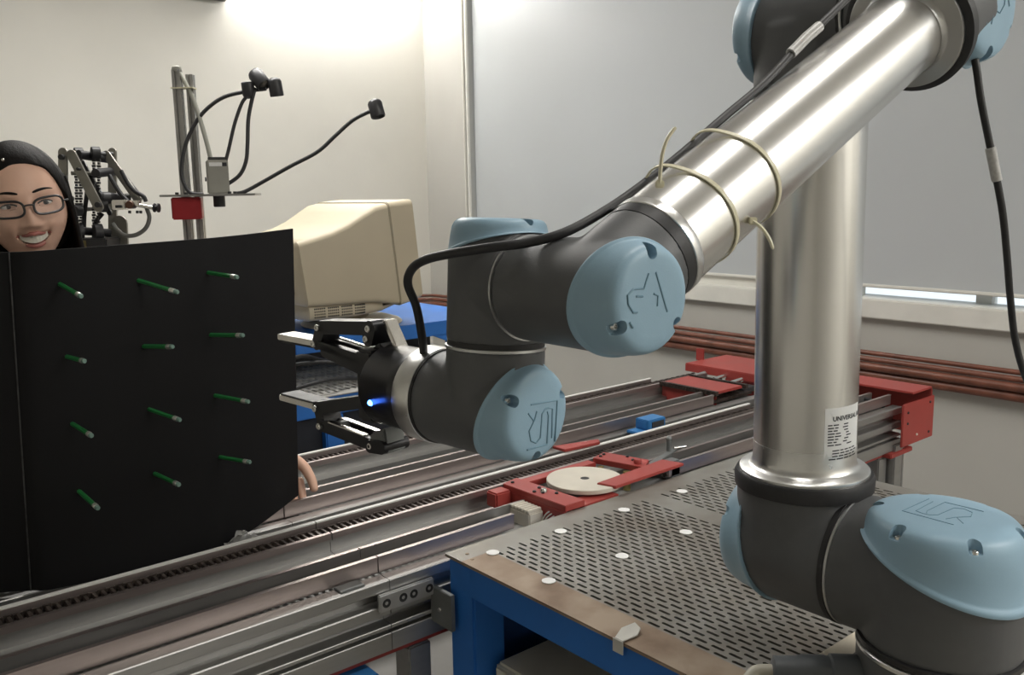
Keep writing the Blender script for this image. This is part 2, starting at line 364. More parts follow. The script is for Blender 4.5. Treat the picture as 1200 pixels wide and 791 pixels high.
build('flange', MB().lathe(EF, FD, [(.055, .060), (.0565, .062), (.0565, .0665), (.0550, .068), (.0440, .0695), (.0425, .071), (.0412, .078)], 64), mat('dull_ring', (.42, .42, .41), .4, 1, var=.03), rob)
build('forearm_tube', MB().lathe(EF, FD, [(.0405, .07), (.0405, .478)], 96), tube_m, rob)
build('tube_end_ring', MB().lathe(EF, FD, [(.0402, .472), (.0418, .474), (.0418, .481), (.0402, .482)], 64), ring_m, rob)
build('seal_ring', MB().lathe(EF, FD, [(.039, .480), (.0412, .482), (.0410, .492), (.039, .494)], 64), black_m, rob)
# -- wrist
RW = .0408
housing('wrist_housing', [(W1, -YP, -FD, RW, -.0752, .024, .015), (W1, EF+FD*.490, RW)], .0021)
cap1 = cap(W1, -YP, -FD, RW, .024, .015, .050, (62, 180, 298), .80)
build('seam_ring', MB().lathe((W1.x, .1135, W1.z), YP, [(.039, 0), (.0417, .0003), (.0417, .0022), (.039, .0026)], 64), seam_m, rob)
housing('wrist_housing', [(W2, -WD, -YP, RW, -.050, .026, .013), (W2, (W2.x, .1155, W2.z), RW)], .0021)
cap(W2, -WD, -YP, RW, .026, .013, .050, (0, 120, 240), .80)
build('seal_ring', MB().lathe(W2, WD, [(.039, .048), (.0403, .0485), (.0403, .053), (.039, .0535)], 64), black_m, rob)
build('seam_ring', MB().lathe(W2, WD, [(.039, .0525), (.0416, .053), (.0416, .0552), (.039, .056)], 64), seam_m, rob)
housing('wrist_housing', [(W3, -TD, -WD, RW, -.061, .022, .016), (W3, W3-WD*.051, RW)], .0021)
cap3 = cap(W3, -TD, -WD, RW, .022, .016, .050, (62, 180, 298), .80)
build('seal_ring', MB().lathe(W3, TD, [(.039, .0580), (.0417, .0585), (.0417, .0615), (.039, .062)], 64), black_m, rob)
build('tool_flange', MB().lathe(W3, TD, [(.040, .0605), (.0422, .0612), (.0425, .064), (.0425, .0815), (.0415, .083), (.036, .083)], 64), ring_m, rob)
# sticker and print on the upper arm
u0, w0, a0 = frame(AU, (1, 0, 0))
def on_tube(ang, h, lift=.0004): return SU + AU*h + (u0*math.cos(ang)+w0*math.sin(ang))*(.060+lift)
def tube_patch(name, a1, a2, h1, h2, m, par, lift, n=14):
    mb = MB(); vs = [on_tube(a1+(a2-a1)*i/n, h, lift) for h in (h1, h2) for i in range(n+1)]
    mb.add(vs, [(i, i+1, n+2+i, n+1+i) for i in range(n)]); return build(name, mb, m, par)
A1, A2 = R_(-127), R_(-72)
stk = tube_patch('sticker', A1, A2, .117, .184, paper_m, rob, .0003); stk['label'] = 'white type plate sticker with small black print'
def bent_text(txt, size, ang0, h, par, m):
    cu = bpy.data.curves.new('t', 'FONT'); cu.body = txt; cu.size = size; cu.offset = size*.02; cu.resolution_u = 3
    to = bpy.data.objects.new('t', cu); col.objects.link(to)
    dg = bpy.context.evaluated_depsgraph_get(); dg.update()
    me = bpy.data.meshes.new_from_object(to.evaluated_get(dg)); mb = MB()
    mb.add([on_tube(ang0 + v.co.x/.0605, h+v.co.y, .0006) for v in me.vertices], [tuple(p.vertices) for p in me.polygons])
    bpy.data.objects.remove(to, do_unlink=True); bpy.data.curves.remove(cu); bpy.data.meshes.remove(me)
    return build('print', mb, m, par, smooth=False)
ink_m = mat('black_ink', (.02, .02, .025), .6, var=.1)
bent_text('UNIVERSAL ROBOTS', .0078, A1+R_(9), .1685, stk, ink_m)
mb = MB(); rnd = random.Random(3)
for k in range(13):
    h = .163-k*.0034; a = A1+R_(3.5 + (0 if k < 8 else rnd.choice((2, 6))))
    for q in range(3 if k < 8 else 5):
        if k == 8: continue
        L = R_(rnd.uniform(4, 9)); n = 4
        for j in range(2):
            mb.add([on_tube(a+L*i/n, hh, .0006) for hh in (h, h+.0014) for i in range(n+1)], [(i, i+1, n+2+i, n+1+i) for i in range(n)]) if j == 0 else None
        a += L + (R_(rnd.uniform(6, 9)) if (q == 1 and k < 8) else R_(1.4))
        if a > A2-R_(3): break
o = build('fine_print', mb, ink_m, stk, smooth=False); o['kind'] = 'stuff'
# markings on the caps: the maker's two letters in a square bracket
UR = [[(.011, .0108), (.0106, -.0211), (-.0232, -.0202)], [(-.0248, .0131), (-.0241, -.0106)],
      [(.0045, .0135), (-.0026, .0065), (-.0098, .0118), (-.0178, .0094), (-.0206, .0031), (-.0175, -.0019), (.002, -.003), (.0051, -.0059), (.0059, -.0101), (.0045, -.0155), (-.0197, -.0161)],
      [(-.0231, -.0105), (-.0005, -.0108), (.0032, -.0092)], [(-.0026, .0061), (.0049, .0034)]]
engrave(cap3, W3, -TD, -WD, .050, UR, .0007)
engrave(cap1, W1, -YP, -FD, .050, [[(.005, .0187), (-.0036, .0122), (-.0128, .0174), (-.0191, .0166), (-.0212, .0112), (-.0199, .0036), (-.0163, .0015)], [(.0116, .0157), (.0094, -.0148)], [(-.0123, .0115), (-.0069, .008)], [(.0031, .0038), (.0063, .0004), (.0024, -.0058)], [(-.0256, -.0005), (-.0246, -.0054)]], .0007)
s_ = 1.75
engrave(cape, EF, -YP, FD, .060, [[(x*s_*.85+.012, y*s_*.85) for x, y in l] for l in UR], .0007)
engrave(cap0, (0, 0, 0), UP, (0, 1, 0), .082, [[(-y*s_, x*s_+.008) for x, y in l] for l in UR], .00045)
# power plug at the base
PD = V((-.115, .118, 0)).normalized(); pp = V((0, 0, -.108))
build('connector', MB().lathe(pp+PD*.06, PD, [(.016, 0), (.021, .01), (.021, .055), (.0185, .057), (.0185, .060), (.0195, .062), (.0195, .085), (.0185, .088), (.0185, .091), (.0175, .093), (.0165, .118), (.012, .12)], 20), mat('connector_grey', (.09, .10, .11), .45, var=.08), rob)
pb = pp+PD*.18
o = build('connector_cable', MB().tube(spline([pb-PD*.005, pb+PD*.02+V((0, 0, -.004)), pb+PD*.035+V((-.01, -.02, -.018)), pb+PD*.03+V((-.02, -.08, -.024)), pb+V((-.02, -.32, -.024)), pb+V((.0, -.5, -.024))], 6), .0075, 12), mat('pale_cable', (.42, .40, .33), .5, var=.06), rob)

# ================================================================== gripper
NS = TD.cross(UP).normalized(); GU = NS.cross(TD).normalized()
def G(s, h, n=0.): return W3 + TD*s + GU*h + NS*n
grp = thing('gripper', 'black two finger gripper bolted to the wrist flange', 'gripper', G(.083, 0))
build('coupling', MB().lathe(G(.083, 0), TD, [(.0375, 0), (.0385, .001), (.0385, .013), (.0378, .014), (.0378, .050), (.0365, .052)], 48), gripb_m, grp)
build('body', MB().obox(G(.145, 0), TD, GU, NS, .024, .068, .046).obox(G(.1565, -.004), TD, GU, NS, .014, .050, .03), gripb_m, grp, bevel=.003)
led = G(.118, -.0085) - NS*.0366
build('status_light', MB().ball(led, .0028, n=12, m=8), led_m, grp)['label'] = 'glowing blue status light'
def link(a, b, r, th, n0, m, name, hole=False, par=None):
    """rounded bar between two pivots (s,h) in the finger plane, thickness th centred at n0"""
    a, b = V(a), V(b); d = (b-a).normalized(); e = V((-d.y, d.x)); ring = []
    for k in range(9): t = -math.pi/2 - math.pi*k/8; ring.append(a + (d*math.cos(t) + e*math.sin(t))*r)
    for k in range(9): t = math.pi/2 - math.pi*k/8; ring.append(b + (d*math.cos(t) + e*math.sin(t))*r)
    mb = MB().prism([G(p.x, p.y, n0-th/2) for p in ring], NS*th)
    return build(name, mb, m, par or grp, angle=35)
def pivot(s, h, n=-.0135, r=.0034): build('pivot_screw', MB().lathe(G(s, h, n), -NS, [(r, -.002), (r, .0012), (r*.75, .002), (r*.45, .002), (r*.45, .0008)], 14), screw_m, grp)
for sg, P in ((1, dict(tip=(.2364, .0282), el=(.2285, .0452), kn=(.1477, .0521), kn2=(.1515, .0421), b1=(.1497, .0204), b2=(.1523, .0065))),
              (-1, dict(tip=(.2395, -.0384), el=(.2335, -.0555), kn=(.1516, -.0602), kn2=(.1450, -.0500), b1=(.1512, -.0254), b2=(.1533, -.0176)))):
    g = 1 if sg > 0 else -1
    if sg > 0:
        link(P['el'], P['kn'], .0065, .022, 0, gripb_m, 'outer_link')
        for n0 in (-.0085, .0085): link((P['tip'][0]-.004, P['tip'][1]-.001), P['b1'], .0042, .0055, n0, gripb_m, 'inner_link')
        build('link_edge', MB().obox(G(.193, .0252), V((P['b1'][0]-P['tip'][0], P['b1'][1]-P['tip'][1], 0)).x*TD + (P['b1'][1]-P['tip'][1])*GU, NS, GU, .060, .003, .002).obox(G(.193, .0300, .009), (P['b1'][0]-P['tip'][0])*TD + (P['b1'][1]-P['tip'][1])*GU, NS, GU, .060, .003, .002), silver_m, grp)
        for n0 in (-.0085, .0085): link((P['tip'][0]-.014, P['tip'][1]-.006), (P['b2'][0]+.003, P['b2'][1]+.004), .0062, .0055, n0, gripb_m, 'lower_link')
        link(P['kn'], P['kn2'], .0075, .024, 0, gripb_m, 'knuckle')
        build('knuckle_spring', MB().prism([G(.140, .0600, -.004), G(.134, .0602, -.004), G(.117, .0340, -.004), G(.1215, .0320, -.004)], NS*.014), silver_m, grp, bevel=.001)
        build('knuckle_arm', MB().prism([G(.152, .030, -.012), G(.137, .040, -.012), G(.120, .032, -.012), G(.122, .018, -.012), G(.150, .008, -.012)], NS*.024), gripb_m, grp, bevel=.002)
    else:
        link(P['tip'], P['b2'], .0062, .022, 0, gripb_m, 'inner_link')
        for n0 in (-.0085, .0085): link(P['el'], P['kn'], .0058, .0055, n0, gripb_m, 'outer_link')
        build('link_edge', MB().obox(G(.1930, -.0518, -.0085), (P['kn'][0]-P['el'][0])*TD+(P['kn'][1]-P['el'][1])*GU, NS, GU, .058, .0055, .0025).obox(G(.1930, -.0518, .0085), (P['kn'][0]-P['el'][0])*TD+(P['kn'][1]-P['el'][1])*GU, NS, GU, .058, .0055, .0025), silver_m, grp)
        build('link_web', MB().obox(G(.214, -.0535), TD, NS, GU, .012, .018, .008), concrete_m, grp, bevel=.002)
        build('knuckle', MB().prism([G(.153, -.0480, -.012), G(.132, -.0400, -.012), G(.128, -.0640, -.012), G(.1516, -.0660, -.012), G(.158, -.060, -.012)], NS*.024), concrete_m, grp, bevel=.002)
        link((.1516, -.0602), (.134, -.0585), .0062, .03, 0, gripb_m, 'knuckle_pin')
    # fingertip block and pad
    tp = P['tip']; el = P['el']
    link(tp, el, .0068, .021, 0, gripb_m, 'fingertip_holder')
    build('fingertip', MB().obox(G(tp[0]+.038, tp[1]-g*.0005), TD, GU, NS, .062, .0062, .022), silver_m, grp, bevel=.0008)
    build('finger_pad', MB().obox(G(tp[0]+.036, tp[1]-g*.0045), TD, GU, NS, .060, .002, .022), black_m, grp, bevel=.0005)
    for k in ('tip', 'el', 'kn'): pivot(*P[k])
    for k in ('b1', 'b2'): pivot(*P[k])
pivot(*(.1515, .0421))
build('side_plate', MB().prism([G(.142, .026, -.0215), G(.1585, .026, -.0125), G(.1605, .012, -.0125), G(.1605, -.028, -.0125), G(.142, -.034, -.0215)], NS*.035), gripb_m, grp, bevel=.002)

# ================================================================== cables and ties on the arm
cp = [(497, 423, .782), (495, 398, .762), (488, 360, .735), (478, 333, .715), (483, 315, .700), (500, 304, .685), (530, 297, .668), (575, 290, .655), (620, 284, .652), (665, 271, .655), (715, 243, .680), (760, 211, .703), (800, 179, .722), (850, 136, .752), (897, 96, .778), (940, 50, .80), (985, 6, .822), (1015, -25, .84), (1060, -70, .86)]
cab = thing('tool_cable', 'black cable lying along the robot forearm down to the gripper', 'cable', at(*cp[0]))
build('cord', MB().tube(spline([at(*p) for p in cp], 8), .0036, 12), black_m, cab, angle=80)
build('cord_marker', MB().tube([at(926.5, 63, .793), at(936, 53.5, .797), at(945, 44, .800), at(960, 31, .807)], .0050, 12), sleeve_m, cab, angle=80)['label'] = 'pale printed marker sleeve'
hp = [(1140, 45, .875), (1142, 66, .875), (1145, 85, .875), (1150, 120, .878), (1160, 170, .885), (1167, 205, .89), (1175, 250, .90), (1180, 300, .92), (1184, 350, .94), (1190, 400, .95), (1203, 445, .96), (1225, 490, .96), (1250, 560, .93), (1262, 640, .92)]
cab2 = thing('hanging_cable', 'black cable hanging from the elbow cap at the right', 'cable', at(*hp[0]))
build('cord', MB().tube(spline([at(*p) for p in hp], 6), .0036, 12), black_m, cab2, angle=80)
build('cord_marker', MB().tube([at(1160.5, 173, .8855), at(1164, 190, .888), at(1168.2, 212, .8915)], .0050, 12), sleeve_m, cab2, angle=80)
for s, lab, head, tail in ((.432, 'nylon cable tie on the forearm nearest the wrist, end pointing up', (773, 216, .648), [(773, 216, .647), (774, 200, .645), (776, 182, .643), (781, 165, .642), (787, 155, .642), (792, 149, .642)]),
                     (.372, 'nylon cable tie on the forearm with its end hanging down', (882, 259, .683), [(882, 259, .682), (889, 264, .680), (896, 271, .679), (902, 281, .678), (906, 292, .678)])):
    tt = thing('cable_tie', lab, 'cable tie', EF+FD*s, 'cable ties on the forearm')
    ax = (FD + V((0, .10 if s > .4 else -.06, .10 if s > .4 else .02))).normalized()
    u, w, a = frame(FD); mb = MB(); n = 64; vs = []; fs = []
    tilt = .10 if s > .4 else .02
    for i in range(n):
        t = 2*math.pi*i/n; d = u*math.cos(t)+w*math.sin(t); c = EF+FD*(s + .0035*math.sin(t))
        bul = .0415 + (.006*max(0, math.cos(t-R_(20)))**10)
        for r_, h_ in ((bul-.0006, -.0018), (bul+.0007, -.0018), (bul+.0007, .0018), (bul-.0006, .0018)): vs.append(c + d*r_ + FD*h_)
    for i in range(n):
        for j in range(4): fs.append((i*4+j, ((i+1) % n)*4+j, ((i+1) % n)*4+(j+1) % 4, i*4+(j+1) % 4))
    build('strap', MB().add(vs, fs), tie_m, tt, angle=30)
    build('tie_head', MB().obox(at(*head), rt, dn, fw, .0062, .0055, .0045), tie_m, tt, bevel=.0008)
    build('tie_tail', MB().tube(spline([at(*p) for p in tail], 5), [.0014]*(5*(len(tail)-1)) + [.0006], 6), tie_m, tt)

# ================================================================== perforated work table
TX0, TX1, TY0, TY1 = -.16, .68, -.62, .717
tab = thing('work_table', 'blue steel work table with a slotted steel top under the robot', 'table', (TX0, TY1, FLOOR))
def slotted(px0, ncol, ytop, nrow, top, th, par, m, X0, X1, Y0, Y1):
    """plate with staggered slots: columns .0125 wide, slots .020 x .0042 pitched .0272"""
    mb = MB(); cw, ch = .0125, .0272
    key = {}
    def q(x, y, z):
        k = (round(x, 5), round(y, 5), z)
        if k not in key: key[k] = len(mb.v); mb.v.append(V((x, y, z)))
        return key[k]
    sw, sl = .0025, .0104
    for c in range(ncol):
        xc = px0 + cw*(c+.5); oy = ch/2 if c % 2 else 0
        rows = nrow
        for r in range(rows):
            yc = ytop - ch*(r+.5) - oy
            x0, x1, y0, y1 = xc-cw/2, xc+cw/2, yc-ch/2, yc+ch/2
            O = [(x0, y0), (xc, y0), (x1, y0), (x1, yc), (x1, y1), (xc, y1), (x0, y1), (x0, yc)]
            I = [(xc-sw, yc-sl+.002), (xc, yc-sl), (xc+sw, yc-sl+.002), (xc+sw, yc), (xc+sw, yc+sl-.002), (xc, yc+sl), (xc-sw, yc+sl-.002), (xc-sw, yc)]
            for i in range(8):
                j = (i+1) % 8
                mb.f.append((q(*O[i], top), q(*O[j], top), q(*I[j], top), q(*I[i], top)))
                mb.f.append((q(*I[i], top), q(*I[j], top), q(*I[j], top-th), q(*I[i], top-th)))
        # end fills of the staggered columns
        if c % 2: mb.f.append((q(xc-cw/2, ytop-oy, top), q(xc+cw/2, ytop-oy, top), q(xc+cw/2, ytop, top), q(xc-cw/2, ytop, top)))
        else: mb.f.append((q(xc-cw/2, ytop-ch*nrow-ch/2, top), q(xc+cw/2, ytop-ch*nrow-ch/2, top), q(xc+cw/2, ytop-ch*nrow, top), q(xc-cw/2, ytop-ch*nrow, top)))
    me_o = build('slotted_field', mb, m, par, smooth=False)
    return me_o
YT = .6722; NR = 42; YB = YT-.0272*(NR+.5)
P1, N1 = -.1000, 29; P1e = P1+N1*.0125
P2, N2 = .3065, 27; P2e = P2+N2*.0125
slotted(P1, N1, YT, NR, TABLE, .003, tab, plate_m, 0, 0, 0, 0)
slotted(P2, N2, YT, NR, TABLE, .003, tab, plate_m, 0, 0, 0, 0)
mb = MB()
for lo, hi in (((TX0, YT), (TX1, TY1)), ((TX0, TY0), (TX1, YB)), ((P1e, YB), (P2, YT)), ((P2e, YB), (TX1, YT))): mb.box((lo[0], lo[1], TABLE-.003), (hi[0], hi[1], TABLE))
o = build('plate_border', mb, plate_m, tab, smooth=False)
build('front_strip', MB().box((TX0, YB, TABLE-.003), (P1, YT, TABLE)).box((TX0-.0005, TY0, TABLE-.0045), (TX0+.03, TY1, TABLE-.003)), rust_m, tab, smooth=False)['label'] = 'rust stained front edge of the top plate'
build('under_pan', MB().box((TX0+.02, TY0+.02, TABLE-.05), (TX1-.02, TY1-.02, TABLE-.046)), dark_m, tab, smooth=False)
build('frame_rail', MB().box((TX0+.004, TY0, TABLE-.058), (TX0+.044, TY1-.06, TABLE-.0046)), blue_m, tab, bevel=.003)
build('frame_rail', MB().box((TX0+.07, TY1-.044, TABLE-.058), (TX1-.07, TY1-.004, TABLE-.0046)), blue_m, tab, bevel=.003)
build('frame_rail', MB().box((TX1-.044, TY0, TABLE-.058), (TX1-.004, TY1-.06, TABLE-.0046)), blue_m, tab, bevel=.003)
for lx, ly in ((TX0+.004, TY1-.068), (TX1-.068, TY1-.068), (TX0+.004, TY0), (TX1-.068, TY0)):
    build('leg', MB().box((lx, ly, FLOOR), (lx+.064, ly+.064, TABLE-.0046)), blue_m, tab, bevel=.004)
build('side_panel', MB().box((TX0+.06, TY1-.035, FLOOR+.12), (TX1-.06, TY1-.03, TABLE-.06)), mat('blue_panel', (.010, .055, .20), .5, var=.1), tab, smooth=False)
build('bracket_plate', MB().box((TX0-.012, TY1-.03, -.262), (TX0-.004, TY1+.028, -.200)), concrete_m, tab, bevel=.001)
build('bracket_bolt', MB().lathe((TX0-.012, TY1+.0, -.233), (-1, 0, 0), [(.004, 0), (.004, .002), (.003, .003)], 12), screw_m, tab)
for px_, py_ in ((543, 646), (545, 654)):
    pass
for x, y in ((-.135, .690), (-.142, .668)): build('rivet', MB().lathe((x, y, TABLE), UP, [(.0032, 0), (.0032, .0006), (.001, .0009)], 10), rust_m, tab)
# paper dots
dots = [(-.102, .665, 'white paper dot nearest the table corner'), (.041, .658, 'white paper dot by the far edge, second from the table corner'), (.196, .656, 'white paper dot by the far edge, third from the table corner'), (.352, .650, 'white paper dot by the far edge nearest the robot base'),
        (-.107, .526, 'white paper dot on the rust stained front edge'), (.041, .516, 'white paper dot in the middle of the slotted field'), (.194, .512, 'white paper dot among the slots beside the robot base')]
for i, (x, y, lab) in enumerate(dots):
    r = .0105; rg = random.Random(i); ring = [(x+r*math.cos(2*math.pi*k/24)*(1+rg.uniform(-.05, .05)), y+r*math.sin(2*math.pi*k/24)*(1+rg.uniform(-.05, .05)), TABLE+.0004) for k in range(24)]
    tag(build('paper_dot', MB().prism(ring, (0, 0, .0010)), paper_m, loc=(x, y, TABLE)), lab, 'paper dot', 'paper dots on the table')
tp = V((-.150, .334, TABLE))
t_ = tag(build('tape_scrap', MB().prism([(-.136, .352, TABLE+.001), (-.118, .344, TABLE+.006), (-.122, .330, TABLE+.004), (-.135, .324, TABLE+.001), (-.1615, .326, TABLE+.001), (-.1615, .340, TABLE+.001)], (0, 0, .0016)).box((-.1635, .324, TABLE-.016), (-.1615, .342, TABLE+.0026)), mat('pale_tape', (.55, .54, .50), .4, var=.1), loc=tp, bevel=.0006), 'torn scrap of pale tape on the front edge of the slotted table', 'tape')
bx_ = thing('storage_case', 'dusty beige case standing under the slotted table', 'case', (.25, .42, FLOOR))
build('case_body', MB().box((-.120, .02, FLOOR), (.45, .637, -.325)), box_m, bx_, bevel=.012, seg=3)
build('case_lid', MB().box((-.125, .016, -.345), (.455, .642, -.310)), box_m, bx_, bevel=.008, seg=3)

# ================================================================== conveyors
CX0, CSE, CX1 = -1.75, -.25, 1.40
def ext(name, prof, x0, x1, m, par, bevel=0):
    return build(name, MB().prism([(x0, y, z) for y, z in prof], (x1-x0, 0, 0)), m, par, angle=30, bevel=bevel)
def rail(par, yf, sg, xe, xfe, gap=None):
    """one side of a track: fence at yf, sg=+1 when the outside is +y"""
    Y = lambda d: yf + sg*d
    body = [(Y(.0345), -.1665), (Y(.036), -.168), (Y(.036), -.184), (Y(.034), -.1855), (Y(.012), -.186), (Y(.012), -.206), (Y(.034), -.2065), (Y(.036), -.208), (Y(.036), -.223), (Y(.034), -.2245), (Y(.012), -.225), (Y(.012), -.241), (Y(.035), -.242), (Y(.036), -.243), (Y(.036), -.248), (Y(.022), -.249), (Y(.022), -.255), (Y(.035), -.2555), (Y(.036), -.2565), (Y(.036), -.285),
            (Y(-.055), -.285), (Y(-.055), -.212), (Y(-.080), -.207), (Y(-.080), -.180), (Y(-.053), -.178), (Y(-.053), -.158), (Y(-.060), -.155), (Y(-.060), -.146), (Y(-.052), -.144), (Y(-.052), -.176 if sg < 0 else -.162), (Y(-.004), -.176 if sg < 0 else -.162), (Y(-.004), -.178), (Y(.0095), -.178), (Y(.0095), -.1665)]
    for x0, x1 in ((CX0, CSE-.0006), (CSE+.0006, xe)):
        ext('beam', body, x0, x1, profile_m, par)
    for x0, x1 in ((CX0, CSE-.0012), (CSE+.0012, xfe)) if not gap else ((CX0, CSE-.0012), (CSE+.0012, gap[0]), (gap[1], xfe)):
        f = ext('guide_fence', [(Y(-.003), -.1615), (Y(-.003), -.141), (Y(.003), -.141), (Y(.003), -.166), (Y(-.0005), -.166), (Y(-.0005), -.1615)], x0, x1, fence_m, par)
        ext('fence_strip', [(Y(-.0042), -.1412), (Y(-.0042), -.1385), (Y(.0042), -.1385), (Y(.0042), -.1412)], x0, x1, strip_m if sg > 0 else fence_m, f)
        ext('inner_lip', [(Y(-.0605), -.1535), (Y(-.0605), -.1425), (Y(-.0520), -.1425), (Y(-.0520), -.1435), (Y(-.0602), -.1440)], x0, x1 if (x1 < 0 or gap) else xe, fence_m, par)
    # roller chain: outer plates, rollers
    mb = MB(); p = .0127; n = int((xe-CX0)/p); yc = Y(-.028); dz = -.011 if sg < 0 else 0
    for i in range(n):
        x = CX0 + (i+.5)*p
        if x < -1.1 or (gap and gap[0] < x < gap[1]): continue
        for d in (-.017, .017):
            y = yc+d; h = .0042; mb.box((x-p*.47, y-.0016, -.1575+dz), (x+p*.47, y+.0016, -.1575+dz+2*h+(.001 if i % 2 else 0)))
        mb.add([(x+.0043*math.cos(a)*1.0, yc-.014, -.153+dz+.0043*math.sin(a)) for a in [k*math.pi/3 for k in range(6)]] + [(x+.0043*math.cos(a), yc+.014, -.153+dz+.0043*math.sin(a)) for a in [k*math.pi/3 for k in range(6)]], [(k, (k+1) % 6, 6+(k+1) % 6, 6+k) for k in range(6)])
    c = build('roller_chain', mb, chain_m, par, smooth=False); c['kind'] = 'stuff'
c1 = thing('conveyor', 'aluminium chain conveyor track running past the slotted table', 'conveyor', (0, .88, FLOOR))
c2 = thing('conveyor', 'aluminium chain conveyor track behind the first, nearest the monitor desk', 'conveyor', (0, 1.25, FLOOR))
rail(c1, .778, -1, CX1, CX1, (.035, .462)); rail(c1, .985, 1, CX1-.05, 1.04)
rail(c2, 1.112, -1, CX1-.15, 1.05); rail(c2, 1.386, 1, CX1-.10, 1.10)
build('red_beam', MB().box((CX0, .755, -.300), (CX1+.03, .80, -.286)), red_m, c1, bevel=.002)
for x in (-1.2, -.19, .6, 1.33):
    for y in (.775, 1.02): build('leg', MB().box((x-.022, y-.022, FLOOR), (x+.022, y+.022, -.301 if y < .8 else -.286)), profile_m, c1, bevel=.003)
    build('cross_beam', MB().box((x-.02, .80, -.32), (x+.02, 1.0, -.2862)), profile_m, c1, bevel=.002)
    for y in (1.09, 1.40): build('leg', MB().box((x-.022, y-.022, FLOOR), (x+.022, y+.022, -.286)), profile_m, c2, bevel=.003)
    build('cross_beam', MB().box((x-.02, 1.11, -.32), (x+.02, 1.38, -.2862)), profile_m, c2, bevel=.002)
# joint plate with four holes
pl = build('joint_plate', MB().box((-.275, .7335, -.213), (-.171, .7418, -.184)), mat('joint_plate_alu', (.52, .52, .52), .4, .85, var=.06), c1, bevel=.002)
for x in (-.262, -.231, -.211, -.181):
    build('bolt_hole', MB().torus((x, .7333, -.199), YP, .0066, .0008, 24, 6).lathe((x, .7333, -.199), -YP, [(.0062, -.004), (.0062, .0001), (.003, .0001), (.003, -.002)], 20), black_m, pl)
build('slot_clip', MB().box((-.333, .748, -.1665), (-.290, .772, -.1635)), concrete_m, c1, bevel=.001)
build('blue_foot_box', MB().box((-.345, .72, -.33), (-.288, .775, -.302)), bluep_m, c1, bevel=.003)
# small red bracket on the far rail of the first track
rb = V((.412, 1.0, -.138)); build('red_stop', MB().prism([(.36, .985, -.136), (.46, .975, -.136), (.475, .995, -.136), (.36, 1.025, -.136)], (0, 0, .006)), red_m, c1, bevel=.001)
# blue sensor box lying between the tracks
t = thing('sensor_box', 'small blue plastic box between the two conveyor tracks', 'box', (.70, 1.05, -.166))
build('box_shell', MB().box((.655, 1.025, -.166), (.75, 1.075, -.158)).box((.685, 1.028, -.158), (.75, 1.072, -.132)), bluep_m, t, bevel=.002)
build('recess', MB().box((.698, 1.0262, -.152), (.742, 1.0282, -.138)), dark_m, t)
build('recess_end', MB().box((.6838, 1.034, -.152), (.6858, 1.066, -.138)), bluep_m, t)

# ---- red turntable unit in the first track
u1 = thing('turntable_unit', 'red lifting unit with a round ivory disc set into the conveyor', 'turntable', (.24, .80, -.20))
def plank(name, pts, z, th, m=red_m, par=u1, bv=.001): return build(name, MB().prism([(x, y, z-th) for x, y in pts], (0, 0, th)), m, par, bevel=bv)
plank('cross_bar', [(.1085, .895), (.152, .905), (.160, .7195), (.110, .7195)], -.128, .012)
plank('cross_bar', [(.352, .890), (.400, .905), (.428, .800), (.380, .770)], -.126, .012)
plank('long_bar', [(.158, .905), (.352, .905), (.352, .880), (.158, .880)], -.134, .012)
plank('front_plate', [(.232, .760), (.440, .775), (.452, .727), (.244, .722)], -.122, .006)
plank('inner_plate', [(.158, .76), (.25, .76), (.25, .7195), (.158, .7195)], -.138, .008)
build('end_block', MB().box((.070, .868, -.165), (.108, .900, -.134)), red_m, u1, bevel=.003)
build('side_wall', MB().box((.1085, .7195, -.17), (.1135, .89, -.140)), red_m, u1, bevel=.001)
build('pedestal', MB().lathe((.242, .803, -.2), UP, [(.05, 0), (.05, .062), (.03, .066)], 32), concrete_m, u1)
build('disc', MB().lathe((.242, .803, -.134), UP, [(.0745, 0), (.0755, .001), (.0755, .008), (.0745, .009), (.010, .009), (.009, .009), (.009, .004), (.002, .004)], 72), ivory_m, u1, angle=30)
build('hub_hole', MB().lathe((.242, .803, -.1265), UP, [(.0088, 0), (.0088, .001), (.003, .0012)], 24), dark_m, u1)
for x, y, z in ((.125, .885, -.128), (.128, .800, -.128), (.145, .780, -.128), (.142, .826, -.128), (.120, .815, -.128), (.385, .89, -.126), (.40, .82, -.126), (.37, .885, -.126), (.41, .845, -.126)):
    build('bolt', MB().lathe((x, y, z), UP, [(.0036, 0), (.0036, .0025), (.0022, .0035)], 10), black_m, u1)
build('centre_bolt', MB().lathe((.133, .803, -.128), UP, [(.007, 0), (.007, .003), (.005, .007), (.002, .008)], 14), screw_m, u1)
build('red_knob', MB().lathe((.392, .800, -.126), UP, [(.008, 0), (.0085, .006), (.007, .009)], 16), red_m, u1)
build('guide_pin', MB().cyl((.345, .86, -.175), (.345, .86, -.137), .006).cyl((.36, .80, -.175), (.36, .80, -.137), .008), brass_m, u1)
build('ivory_slug', MB().lathe((.40, .80, -.158), UP, [(.016, 0), (.016, .012), (.014, .014)], 24), ivory_m, u1)
# terminal block in front of it
t = thing('terminal_block', 'beige terminal block with loose wires beside the red turntable unit', 'terminal block', (.075, .76, -.22))
build('block', MB().box((.072, .775, -.215), (.107, .835, -.150)), ivory_m, t, bevel=.002)
for k in range(6): build('terminal', MB().box((.072, .778+k*.0092, -.150), (.105, .7845+k*.0092, -.144)), ivory_m, t, bevel=.001)
for k in range(3): build('wire', MB().tube(spline([(.098, .776-k*.004, -.175), (.106, .764-k*.006, -.152-k*.003), (.118, .752-k*.006, -.150), (.124, .747, -.175), (.13, .75, -.20)], 5), .0014, 6), ivory_m, t)
